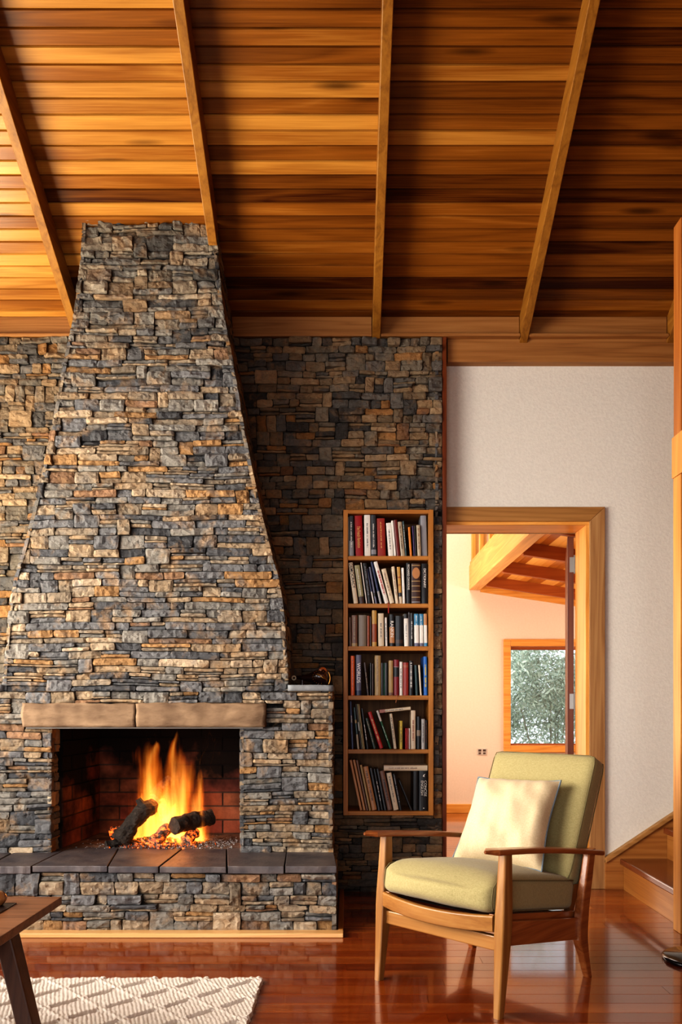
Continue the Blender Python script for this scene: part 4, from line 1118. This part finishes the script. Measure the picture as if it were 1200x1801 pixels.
for s in (1, -1):
    p, z = smooth_path([(s * .27, -.293, 0), (s * .27, -.278, .15), (s * .27, -.265, .30), (s * .27, -.258, .42), (s * .27, -.252, .552)], [(.026, .032), (.034, .044), (.040, .056), (.036, .05), (.032, .040)])
    stick('leg', p, z, W_CHAIR, ch)
    p, z = smooth_path([(s * .27, .300, 0), (s * .27, .268, .09), (s * .27, .245, .17), (s * .27, .262, .28), (s * .27, .290, .38), (s * .27, .318, .487)], [(.026, .030), (.032, .042), (.036, .062), (.034, .058), (.032, .052), (.030, .046)])
    stick('leg', p, z, W_CHAIRY, ch)
    # arm: paddle
    mb = MB(); rings = []
    N = 18
    for i in range(N + 1):
        t = i / N; y = -.372 + .747 * t; zc = .560 - .094 * t + 0.008 * math.sin(math.pi * t)
        wd = (.064 - .018 * math.sin(math.pi * min(1, t * 1.0)) ) * min(1, math.sqrt(max(0.02, t / .05)) if t < .05 else 1)
        if t > .96: wd *= 0.92
        th = .020 * (0.55 if t < 0.01 else 1)
        rings.append([(s * .272 + a, y, zc + b_) for a, b_ in rrect(wd, th, .007)])
    mb.loft(rings); mb.build('arm', W_CHAIRY, ch)
    # side rail, sloping back
    mb = MB(); mb.prism([(s * .262 - .012, -.27, .232), (s * .262 - .012, .262, .150), (s * .262 - .012, .262, .232), (s * .262 - .012, -.27, .315)], (.024, 0, 0)); mb.build('side_rail', W_CHAIRY, ch, bevel=.004)
# front stretcher and bowed front rail of the seat frame
boxo('front_rail', (-.26, -.275, .212), (.26, -.250, .262), W_CHAIRX, ch, .004)
mb = MB(); rings = []
for i in range(17):
    t = i / 16; x = -.248 + .496 * t; q = 1 - (2 * t - 1) ** 2
    y = -.285 - .030 * q; zc = .308 - .012 * q
    rings.append([(x, y + a, zc + b_) for a, b_ in rrect(.024, .056, .006)])
mb.loft(rings); mb.build('seat_front_rail', W_CHAIRX, ch)
for s in (1, -1):
    mb = MB(); mb.prism([(s * .236 - .011, -.285, .282), (s * .236 - .011, .25, .200), (s * .236 - .011, .25, .255), (s * .236 - .011, -.285, .337)], (.022, 0, 0)); mb.build('seat_side_rail', W_CHAIRY, ch, bevel=.003)
boxo('rear_rail', (-.26, .245, .165), (.26, .268, .225), W_CHAIRX, ch, .003)
for k in range(7):
    y = -.24 + k * .078; z = .318 - (y + .28) * .154
    boxo('seat_strap', (-.23, y, z), (.23, y + .035, z + .004), M_BLACK, ch, 0)
# back frame stiles and slats
for s in (1, -1):
    mb = MB(); mb.prism([(s * .20 - .012, .262, .24), (s * .20 - .012, .302, .235), (s * .20 - .012, .512, .77), (s * .20 - .012, .482, .775)], (.024, 0, 0)); mb.build('back_stile', W_CHAIR, ch, bevel=.003)
for k in range(5):
    t = .15 + k * .2; y = .262 + (.482 - .262) * t + .012; z = .24 + .535 * t
    mb = MB(); mb.prism([(-.2, y, z), (-.2, y + .012, z - .004), (-.2, y + .028, z + .034), (-.2, y + .016, z + .038)], (.4, 0, 0)); mb.build('back_slat', W_CHAIRX, ch, bevel=.002)
def soft_box(w, d_, h, r, crown, n=18, crown_front=0.0, waterfall=0.0):
    """cushion with rounded edges, crown on +z; returns verts, faces"""
    bm = bmesh.new(); bmesh.ops.create_cube(bm, size=2); bmesh.ops.subdivide_edges(bm, edges=bm.edges[:], cuts=n, use_grid_fill=True)
    for v in bm.verts:
        x, y, z = v.co
        hx, hy, hz = w / 2, d_ / 2, h / 2
        def warp(t): return math.copysign(abs(t) ** 0.8, t) if t else 0
        p = Vector((warp(x) * hx, warp(y) * hy, z * hz))
        inn = Vector((max(-hx + r, min(hx - r, p.x)), max(-hy + r, min(hy - r, p.y)), max(-hz + r, min(hz - r, p.z))))
        dlt = p - inn
        if dlt.length > 1e-6: 
            dl = dlt.normalized() * r
            p = inn + dl
        u, v_ = p.x / hx, p.y / hy
        cf = max(0, 1 - u * u) ** .6 * max(0, 1 - v_ * v_) ** .6
        p.z += crown * cf * (1 if p.z > 0 else -0.15) * min(1, abs(p.z) / (hz * .6))
        if p.y < 0: p.y -= crown_front * max(0, 1 - u * u) * (1 - (p.z / hz) ** 2 * .6) * min(1, -p.y / hy)
        if waterfall and p.y < -hy * .70:
            k = min(1.15, (-p.y / hy - .70) / .30); p.z = p.z * (1 - waterfall * k * k) if p.z > 0 else p.z
        q = noise.noise_vector(p * 9) * 0.003; p += q
        v.co = p
    vs = [v.co.copy() for v in bm.verts]; fs = [tuple(v.index for v in f.verts) for f in bm.faces]; bm.free(); return vs, fs
# seat cushion
sw_, sd_, sh_ = .488, .565, .116
vs, fs = soft_box(sw_, sd_, sh_, .030, .034, crown_front=.038, waterfall=.42)
Ms = Matrix.Translation((0, -.020, .358)) @ Matrix.Rotation(R(-8.6), 4, 'X')
mb = MB(); mb.add([tuple(Ms @ v) for v in vs], fs); sea = mb.build('seat_cushion', M_OLIVE, ch, smooth=True)
def piping(M, w, d_, z, r, name, parent, cf=0, mat=M_SEAM, rad=.0021, cr=.02):
    pts = []
    hx, hy = w / 2 - .003, d_ / 2 - .003
    N = 14
    for i in range(N): pts.append((-hx + 2 * hx * i / N, -hy, z))
    for i in range(N): pts.append((hx, -hy + 2 * hy * i / N, z))
    for i in range(N): pts.append((hx - 2 * hx * i / N, hy, z))
    for i in range(N): pts.append((-hx, hy - 2 * hy * i / N, z))
    out = []
    for x, y, zz in pts:
        # round the corner
        ix, iy = max(-hx + r, min(hx - r, x)), max(-hy + r, min(hy - r, y)); dv = Vector((x - ix, y - iy))
        if dv.length > r: dv = dv.normalized() * r; x, y = ix + dv.x, iy + dv.y
        if y < 0: y -= cf * max(0, 1 - (x / hx) ** 2) * (1 - .6 * .6) * min(1, -y / hy)
        out.append(M @ Vector((x, y, zz)))
    out.append(out[0]); mb = MB(); mb.tube(out, rad, 6, cap=False); return mb.build(name, mat, parent, smooth=True)
for s in (1, -1):
    hx, hy, hz_ = sw_ / 2 - .001, sd_ / 2 - .006, sh_ / 2 - .006
    pth = [(s * hx, hy - .02, hz_)] + [(s * hx, hy - .02 - (2 * hy - .07) * i / 10, hz_) for i in range(1, 11)] + [(s * hx, -hy + .022, hz_ * .84), (s * hx, -hy + .004, hz_ * .5), (s * hx, -hy + .002, -hz_ * .4), (s * hx, -hy + .012, -hz_ * .9)] + [(s * hx, -hy + .03 + (2 * hy - .06) * i / 10, -hz_) for i in range(11)]
    mb = MB(); mb.tube([Ms @ Vector(p) for p in pth], .0021, 6); mb.build('piping', M_SEAM, sea, smooth=True)
# back cushion
bw_, bl_, bt_ = .484, .512, .092
vs, fs = soft_box(bw_, bl_, bt_, .026, .018)
th = math.atan2(.446, .205)  # rises at this angle from +y
ev = Vector((0, math.cos(th), math.sin(th))); nv_ = Vector((0, -math.sin(th), math.cos(th)))  # nv_ faces forward/up
cen = Vector((0, .208, .378)) + ev * (bl_ / 2) - nv_ * (bt_ / 2)
Mb = Matrix(((1, 0, 0, cen.x), (0, ev.y, nv_.y, cen.y), (0, ev.z, nv_.z, cen.z), (0, 0, 0, 1)))
mb = MB(); mb.add([tuple(Mb @ v) for v in vs], fs); bak = mb.build('back_cushion', M_OLIVE, ch, smooth=True)
piping(Mb, bw_, bl_, bt_ / 2 - .008, .02, 'piping', bak); piping(Mb, bw_, bl_, -bt_ / 2 + .008, .02, 'piping', bak)

# throw cushion
BL, BR, TR, TL = Vector((.424, 3.275, .425)), Vector((.731, 3.068, .415)), Vector((.843, 3.22, .7426)), Vector((.559, 3.47, .734))
def throw():
    e = empty('throw_cushion', (.62, 3.25, .42)); tag(e, 'square cream cushion with blue-grey piping propped on the armchair', 'cushion')
    inv = Vector((.62, 3.25, .42)); N = 30; mb = MB(); V = []; 
    nrm = (BR - BL).cross(TL - BL).normalized()
    T = .15
    def pt(u, v, side):
        # pinch edges inward between corners
        pu = u + 0.035 * math.sin(math.pi * v) * (1 - 2 * u) * (abs(2 * u - 1) ** 3); pv = v + 0.035 * math.sin(math.pi * u) * (1 - 2 * v) * (abs(2 * v - 1) ** 3)
        p = BL.lerp(BR, pu).lerp(TL.lerp(TR, pu), pv)
        a = max(0, 1 - abs(2 * u - 1) ** 2.6) ** .55 * max(0, 1 - abs(2 * v - 1) ** 2.6) ** .55
        wr = 0.006 * noise.noise(Vector((u * 5 + v * 3, v * 4, 1 + side))) + 0.016 * a * noise.noise(Vector((u * 3.4 + 3 + v, v * 3.0 - u, 4 + side)))
        wr += 0.006 * noise.noise(Vector((u * 13, v * 3.0, 9))) * (1 - a * .4)
        side_t = T * (.55 if side > 0 else .36) * a + (wr if 0.001 < u < 0.999 and 0.001 < v < 0.999 else 0)
        edge = noise.noise(Vector((u * 6, v * 6, 3))) * 0.004
        return p + nrm * (side * side_t + edge) - inv
    for side in (1, -1):
        V = [tuple(pt(i / N, j / N, side)) for j in range(N + 1) for i in range(N + 1)]
        Fc = [(j * (N + 1) + i, j * (N + 1) + i + 1, (j + 1) * (N + 1) + i + 1, (j + 1) * (N + 1) + i) for j in range(N) for i in range(N)]
        if side < 0: Fc = [tuple(reversed(f)) for f in Fc]
        mb.add(V, Fc)
    mb.build('cover', M_CREAM, e, smooth=True)
    path = [pt(i / N, 0, 0) for i in range(N)] + [pt(1, i / N, 0) for i in range(N)] + [pt(1 - i / N, 1, 0) for i in range(N)] + [pt(0, 1 - i / N, 0) for i in range(N + 1)]
    m2 = MB(); m2.tube(path, .0036, 8, cap=False); m2.build('piping', M_PIPE, e, smooth=True)
throw()

# ------------------------------------------------------------------ rug
def rug():
    mb = MB(); r = random.Random(2)
    x0, x1, y0, y1 = -1.9, -.315, 1.9, 3.085; st = 0.0040
    nx, ny = int((x1 - x0) / st), int((y1 - y0) / st); V = []; cols = []
    for j in range(ny + 1):
        for i in range(nx + 1):
            x, y = x0 + i * st, y0 + j * st
            ed = min(i, nx - i, j, ny - j)
            n = noise.noise(Vector((x * 60, y * 60, 0)))
            # tufted ridges running front to back
            ph = (x + 0.35 * y + 0.004 * noise.noise(Vector((x * 9, y * 9, 3)))) / 0.0145
            ridge = abs(math.sin(math.pi * ph))
            wob = 0.03 * noise.noise(Vector((x * 14, y * 14, 7)))
            a = (x - y) / 0.194 + wob; b_ = (x + y) / 0.194 + wob
            fa = (a % 1) - .5; fb = (b_ % 1) - .5
            cut = math.exp(-(fa / .035) ** 2) * (1 if abs(fb) < .36 else 0)
            lip = math.exp(-((fa + .09) / .05) ** 2) * (1 if abs(fb) < .40 else 0)
            rb = math.exp(-((abs(fb) - .5) / .05) ** 2)
            z = 0.013 + 0.0020 * ridge + 0.006 * lip + 0.0025 * rb - 0.009 * cut + 0.0018 * n
            if ed == 0: z = 0.001
            V.append((x + 0.003 * noise.noise(Vector((y * 40, x * 5, 0))) + (0.006 * noise.noise(Vector((y * 7, 0, 0))) + 0.004 * n if i > nx - 3 else 0),
                      y + (0.008 * noise.noise(Vector((x * 5, 2, 0))) + 0.010 * n if j > ny - 4 else 0.003 * n), z))
    Fc = []
    for j in range(ny):
        for i in range(nx):
            Fc.append((j * (nx + 1) + i, j * (nx + 1) + i + 1, (j + 1) * (nx + 1) + i + 1, (j + 1) * (nx + 1) + i))
    mb.add(V, Fc, (0.70, 0.63, 0.56))
    return tag(mb.build('rug', M_RUG), 'off-white textured wool rug with raised diamond pattern on the floor', 'rug')
rug()

# ------------------------------------------------------------------ coffee table
tb = empty('coffee_table', (-1.5, 2.0, 0)); tag(tb, 'dark walnut coffee table corner with splayed leg standing on the rug', 'table')
def tl(x, y, z): return (x + 1.5, y - 2.0, z)
TX1, TY1, TZ = -.877, 2.521, .45
mb = MB(); top = [(-2.0, TY1), (TX1, TY1), (TX1 - .012, 1.4), (-2.0, 1.4)]
mb.prism([tl(x, y, TZ - .024) for x, y in reversed(top)][::-1], (0, 0, .024)); mb.build('table_top', W_TABLE, tb, bevel=.002)
mb = MB(); mb.box(tl(-1.95, 1.5, TZ + .0003), tl(-.985, 2.43, TZ + .0018)); mb.build('inset_panel', plain('inset_dark', (0.035, 0.025, 0.022), 0.35, coat=.3), tb)
mb = MB(); mb.prism([tl(-.9835, 1.5, TZ), tl(-.981, 1.5, TZ), tl(-.981, 2.432, TZ), tl(-.9835, 2.432, TZ)], (0, 0, .0024)); mb.prism([tl(-1.95, 2.430, TZ), tl(-.981, 2.430, TZ), tl(-.981, 2.4325, TZ), tl(-1.95, 2.4325, TZ)], (0, 0, .0024)); mb.build('inset_edge', M_BLACK, tb)
boxo('apron', tl(-1.95, 2.12, TZ - .07), tl(-.95, 2.145, TZ - .024), W_TABLE, tb)
boxo('apron', tl(-1.95, 1.52, TZ - .07), tl(-.95, 1.545, TZ - .024), W_TABLE, tb)
for (lx, ly, fx, fy) in ((-.905, 2.18, -.785, 2.14), (-.905, 1.55, -.785, 1.50), (-1.92, 2.18, -2.02, 2.14), (-1.92, 1.55, -2.02, 1.50)):
    mb = MB(); rings = []
    for t in (0, 1):
        p = tl(lx + (fx - lx) * t, ly + (fy - ly) * t, (TZ - .024) * (1 - t) + .0165 * t)
        rings.append([(p[0] + a, p[1] + b_, p[2]) for a, b_ in rrect(.046 - .002 * t, .060 - .01 * t, .005, 2)])
    mb.loft(rings); mb.build('leg', W_TABLEL, tb)
# glazed pot at frame edge
mb = MB(); rings = []
for t in range(13):
    a = t / 12; z = .042 * a; rad = .022 + .016 * math.sin(math.pi * (a * .9 + .05)); rings.append([(rad * math.cos(2 * math.pi * i / 24), rad * math.sin(2 * math.pi * i / 24), z) for i in range(24)])
mb.loft(rings); o = mb.build('glazed_pot', M_POT, smooth=True); o.location = (PX(11, 2.40) - .038, 2.40, TZ + .0018)
tag(o, 'small round glossy brown pot on the walnut coffee table', 'pot')

# ------------------------------------------------------------------ stairs, skirt, post, lamp
stt = empty('staircase', (1.56, 4.2, 0)); tag(stt, 'timber staircase climbing to the right behind the corner post', 'staircase')
for k in range(7):
    x = k * .245; z = k * .175; ya, yb2 = -.385, .41
    boxo('riser', (x, ya, z), (x + .02, yb2, z + .145), W_STAIR, stt, .001)
    boxo('tread', (x - .022, ya - .01, z + .142), (x + .26, yb2, z + .176), W_TREAD, stt, .006)
    boxo('side_panel', (x + .02, ya, 0.0), (x + .245, ya + .02, z + .142), W_STAIR, stt, .0)
mb = MB(); y = 4.615
sk = [(1.458, y, 0), (3.35, y, 0), (3.35, y, 1.42), (1.845, y, .424), (1.458, y, .167)]
mb.prism([(p[0] - 1.56, p[1] - 4.2, p[2]) for p in sk], (0, .028, 0)); mb.build('skirt_board', W_SKIRT, stt, bevel=.002)
mb = MB(); cap = [(1.458, 4.602, .150), (1.845, 4.602, .407), (3.35, 4.602, 1.403), (3.35, 4.602, 1.43), (1.845, 4.602, .434), (1.458, 4.602, .177)]
mb.prism([(p[0] - 1.56, p[1] - 4.2, p[2]) for p in cap], (0, .042, 0)); mb.build('skirt_cap', W_TRIMX, stt, bevel=.003)
po = empty('newel_post', (1.56, 3.757, 0)); tag(po, 'tall square timber post at the stair foot, cut by the photo\'s edge', 'post')
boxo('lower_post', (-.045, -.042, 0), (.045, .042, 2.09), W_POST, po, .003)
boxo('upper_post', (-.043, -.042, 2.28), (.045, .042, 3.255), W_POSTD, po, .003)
boxo('side_beam', (-.050, -1.6, 2.09), (.050, .048, 2.28), W_POST, po, .004)
boxo('top_beam', (.045, -.03, 3.13), (1.82, .03, 3.255), W_POSTD, po, .003)
lp = empty('floor_lamp', (1.435, 3.33, 0)); tag(lp, 'glossy black round base of a floor lamp beside the corner post', 'lamp')
mb = MB(); rings = []
for rad, z in ((.138, 0), (.143, .006), (.143, .014), (.135, .020), (.03, .026), (.014, .034)): rings.append([(rad * math.cos(2 * math.pi * i / 48), rad * math.sin(2 * math.pi * i / 48), z) for i in range(48)])
mb.loft(rings); mb.build('base', M_BLACK, lp, smooth=True, bevel=0)
mb = MB(); mb.tube([(.0, 0, .03), (.01, 0, .8), (.03, 0, 1.35), (.12, 0, 1.5), (.3, 0, 1.55)], .009, 12); mb.build('pole', M_BLACK, lp, smooth=True)
mb = MB(); mb.tube([(.3, 0, 1.58), (.3, 0, 1.50), (.3, 0, 1.42)], [.03, .07, .09], 24, cap=False); mb.build('shade', M_BLACK, lp, smooth=True)

# ------------------------------------------------------------------ hall beyond the door
YHL = 7.9
wx0, wx1, wz0, wz1 = PX(898, YHL), 2.55, PZ(1311, YHL), PZ(1137, YHL)
mb = MB()
mb.box((0.0, YHL, 0), (wx0, YHL + .15, 3.4)); mb.box((wx1, YHL, 0), (3.4, YHL + .15, 3.4)); mb.box((wx0, YHL, 0), (wx1, YHL + .15, wz0)); mb.box((wx0, YHL, wz1), (wx1, YHL + .15, 3.4))
struct(mb.build('wall_hall_back', M_HALLWALL))
mb = MB(); mb.box((0.0, 4.91, 0), (0.15, YHL, 3.4)); struct(mb.build('wall_hall_left', M_HALLWALL))
mb = MB(); mb.box((1.46, 4.851, 0), (3.4, 4.88, 3.4)); mb.box((0.1, 4.905, 0), (.53, 4.92, 3.4)); mb.box((.53, 4.851, 2.14), (1.46, 4.88, 3.4)); struct(mb.build('wall_hall_front', M_HALLWALL))
struct(boxo('baseboard_hall', (.15, YHL - .02, 0), (3.4, YHL, .085), W_HONEYX, bevel=.003))
# high ceiling over the left part
mb = MB(); mb.box((0, 4.88, 3.35), (1.3, 8.05, 3.42)); struct(mb.build('ceiling_hall_high', M_HALLWALL))
# low raked board ceiling
def hz(X): return 2.148 - .15 * (X - 1.2)
mb = MB(); r = random.Random(4); x = 1.285
while x < 3.4:
    x2 = x + .062; c = (r.random(), r.random(), 0)
    mb.prism([(x, 4.88, hz(x) + .095), (x2 - .002, 4.88, hz(x2) + .095), (x2 - .002, 4.88, hz(x2) + .12), (x, 4.88, hz(x) + .12)], (0, 3.05, 0), c); x = x2
struct(mb.build('ceiling_hall', W_HALLC))
for Y, lb in ((5.19, 'short dark rafter just inside the doorway head'), (5.965, 'dark rafter of the next room nearest the doorway'), (6.745, 'dark rafter of the next room, middle of the row'), (7.53, 'dark rafter of the next room nearest its window wall')):
    mb = MB(); mb.prism([(1.288, Y, hz(1.288)), (3.405, Y, hz(3.405)), (3.405, Y, hz(3.405) + .096), (1.288, Y, hz(1.288) + .096)], (0, .045, 0))
    tag(mb.build('hall_rafter', W_HRAFT, bevel=.002), lb, 'rafter', 'rafters in the next room')
mb = MB(); mb.prism([(1.288, YHL - .035, hz(1.288) - .006), (3.38, YHL - .035, hz(3.38) - .006), (3.38, YHL - .035, hz(3.38) + .09), (1.288, YHL - .035, hz(1.288) + .09)], (0, .035, 0))
struct(mb.build('trim_3', W_HONEYX, bevel=.002))
hb = boxo('hall_beam', (1.182, 4.89, 2.148), (1.287, YHL, 2.385), wood('hall_beam_timber', (0.5, 0.22, 0.05), (0.75, 0.38, 0.1), (0.85, 0.52, 0.18), 'Y', .35), bevel=.004)
tag(hb, 'large honey timber beam running away above the open doorway', 'beam')
mb = MB()
for yy in (5.3, 6.1, 6.9, 7.4, 7.86): mb.box((1.20, yy - .03, 2.385), (1.27, yy + .03, 3.35))
mb.box((1.19, 4.89, 2.385), (1.28, YHL, 2.42))
wf = struct(mb.build('window_2', W_HONEY, bevel=.003))
mb = MB(); mb.box((1.232, 4.9, 2.42), (1.238, YHL, 3.35)); mb.build('pane', plain('dim_glass', (0.10, 0.05, 0.02), 0.15, coat=.5), wf)
# window in the hall back wall
wn = empty('window_1', (0, 0, 0)); struct(wn)
mb = MB(); cw = .068
for a, b_ in (((wx0 - cw, YHL - .022, wz0 - cw), (wx0, YHL, wz1 + cw)), ((wx1, YHL - .022, wz0 - cw), (wx1 + cw, YHL, wz1 + cw)), ((wx0, YHL - .022, wz1), (wx1, YHL, wz1 + cw)), ((wx0, YHL - .022, wz0 - cw), (wx1, YHL, wz0))): mb.box(a, b_)
mb.build('window_casing', W_HONEYX, wn, bevel=.004)
mb = MB(); f = .028
for a, b_ in (((wx0, YHL + .03, wz0), (wx0 + f * .4, YHL + .12, wz1)), ((wx1 - f, YHL + .03, wz0), (wx1, YHL + .12, wz1)), ((wx0, YHL + .03, wz1 - f), (wx1, YHL + .12, wz1)), ((wx0, YHL + .03, wz0), (wx1, YHL + .12, wz0 + f * .5))): mb.box(a, b_)
mb.build('window_frame', W_HRAFT, wn, bevel=.002)
mb = MB(); mb.box((wx0, YHL + .08, wz0), (wx1, YHL + .084, wz1)); mb.build('pane', M_GLASS, wn)
# outlet
op = empty('power_outlet', (PX(848, YHL), YHL - .004, PZ(1322, YHL))); tag(op, 'small double power outlet on the peach wall left of the hall window', 'outlet')
boxo('plate', (-.046, -.004, -.032), (.046, .004, .032), M_WHITEPL, op, .003)
mb = MB()
for sx in (-.022, .022):
    mb.box((sx - .014, -.0052, .002), (sx + .014, -.004, .022)); mb.box((sx - .012, -.0052, -.024), (sx + .012, -.004, -.006))
mb.build('socket', M_DARKPL, op)
# shrub outside
def shrub(name, cx, cy, cz, rx, ry, rz_, n, seed, lb):
    mb = MB(); r = random.Random(seed)
    e = empty(name, (cx, cy, -0.3)); tag(e, lb, 'shrub', 'shrubs outside the hall window')
    cl = [(r.uniform(-1, 1), r.uniform(-1, 1), r.uniform(-1, 1), r.uniform(.25, .55)) for _ in range(26)]
    for _ in range(n):
        c = r.choice(cl); d = Vector((r.gauss(0, 1), r.gauss(0, 1), r.gauss(0, 1))).normalized() * r.random() ** .4
        p = Vector((c[0] * .75 * rx + d.x * c[3] * rx, c[1] * .75 * ry + d.y * c[3] * ry, cz + .3 + c[2] * .8 * rz_ + d.z * c[3] * rz_))
        a = Vector((r.gauss(0, 1), r.gauss(0, 1), r.gauss(0, 1))).normalized(); b_ = a.cross(Vector((r.gauss(0, 1), r.gauss(0, 1), r.gauss(0, 1)))).normalized()
        L = r.uniform(.022, .045); w = L * .3; k = r.uniform(.6, 1.2)
        mb.add([tuple(p - a * L), tuple(p + b_ * w), tuple(p + a * L), tuple(p - b_ * w)], [(0, 1, 2, 3)], (.52 * k, .62 * k, .53 * k))
    mb.build('foliage', M_LEAF, e)
    m2 = MB()
    for _ in range(7):
        x, y = r.uniform(-.3, .3) * rx, r.uniform(-.3, .3) * ry
        m2.tube([(x * .3, y * .3, 0), (x, y, cz * .8), (x * 2, y * 2, cz + .3 + rz_ * .5)], [.02, .012, .004], 6)
    m2.build('stem', plain('grey_bark', (.3, .3, .24), .9), e)
shrub('shrub', 2.55, 10.2, .95, .9, .6, .85, 15000, 3, 'bushy grey-green shrub outside the hall window, filling its lower middle')
shrub('shrub', 2.15, 11.9, 1.75, .8, .5, .8, 11000, 6, 'paler loose shrub outside the hall window, taller and further back')
mb = MB(); mb.box((-6, 8.1, -.34), (9, 16, -.3)); struct(mb.build('ground', simple_noise_mat('pale_ground', (.5, .5, .45), (.7, .7, .65), 4)))

# ------------------------------------------------------------------ light
def area(name, loc, rot, sx, sy, e, c=(1, 1, 1), spread=180):
    l = bpy.data.lights.new(name, 'AREA'); l.shape = 'RECTANGLE'; l.size = sx; l.size_y = sy; l.energy = e; l.color = c; l.spread = R(spread)
    o = bpy.data.objects.new(name, l); col.objects.link(o); o.location = loc; o.rotation_euler = rot; return o
def aim(az, el):
    return Vector((math.cos(R(el)) * math.cos(R(az)), math.cos(R(el)) * math.sin(R(az)), math.sin(R(el)))).to_track_quat('-Z', 'Z').to_euler()
area('light_left_glazing', (-3.15, 1.7, 1.65), aim(27, -20), 3.2, 2.5, 150, (1.0, 0.95, 0.88), 116)
area('light_rear_glazing', (-0.85, -2.65, 1.45), (R(74), 0, 0), 3.4, 2.2, 36, (0.93, 0.96, 1.0), 92)
area('light_added_left_corner', (-3.12, 3.3, 1.6), aim(-4, 34), 1.6, 1.8, 170, (1.0, 0.9, 0.74), 150)  # extra lamp, added and aimed upward to brighten the left ceiling and stone
area('light_hall', (3.3, 6.4, 1.35), (0, R(90), 0), 1.0, 2.4, 45, (1.0, 0.90, 0.79))
area('light_hall_left', (.2, 6.3, 1.35), aim(-6, 6), 1.9, 2.2, 50, (1.0, 0.91, 0.80))
area('light_hall_top', (.65, 6.5, 3.3), (0, 0, 0), .8, 2.4, 42, (1.0, 0.93, 0.87))
def point(name, loc, e, rad, c):
    l = bpy.data.lights.new(name, 'POINT'); l.energy = e; l.shadow_soft_size = rad; l.color = c
    o = bpy.data.objects.new(name, l); col.objects.link(o); o.location = loc
point('light_fire', (-1.0, 4.30, .56), 3.2, .07, (1.0, .36, .08)); point('light_fire_low', (-.86, 4.22, .42), 1.6, .05, (1.0, .30, .05))
sun = bpy.data.lights.new('sun', 'SUN'); sun.energy = 4.5; sun.angle = R(2); sun.color = (1, .97, .92)
so = bpy.data.objects.new('sun', sun); col.objects.link(so); so.rotation_euler = Vector((-.25, .55, -.8)).to_track_quat('-Z', 'Y').to_euler()
w = bpy.data.worlds.new('world'); sc.world = w; w.use_nodes = True
bg = w.node_tree.nodes['Background']; bg.inputs[0].default_value = (.86, .93, 1.0, 1); bg.inputs[1].default_value = 1.9

# ------------------------------------------------------------------ camera
cam = bpy.data.cameras.new('camera'); co = bpy.data.objects.new('camera', cam); col.objects.link(co); sc.camera = co
co.location = (0, 0, CAMH); co.rotation_euler = (R(90), 0, 0)
cam.sensor_fit = 'HORIZONTAL'; cam.sensor_width = 24; cam.lens = F / 1200 * 24
cam.shift_x = (600 - CX) / 1200; cam.shift_y = (CY - 900.5) / 1200; cam.clip_start = .05; cam.clip_end = 60
sc.view_settings.view_transform = 'Standard'; sc.view_settings.look = 'High Contrast'; sc.view_settings.exposure = -0.5
sc.cycles.max_bounces = 7; sc.cycles.diffuse_bounces = 4; sc.cycles.glossy_bounces = 3; sc.cycles.volume_bounces = 0
sc.cycles.volume_step_rate = 0.8
sc.cycles.sample_clamp_indirect = 6
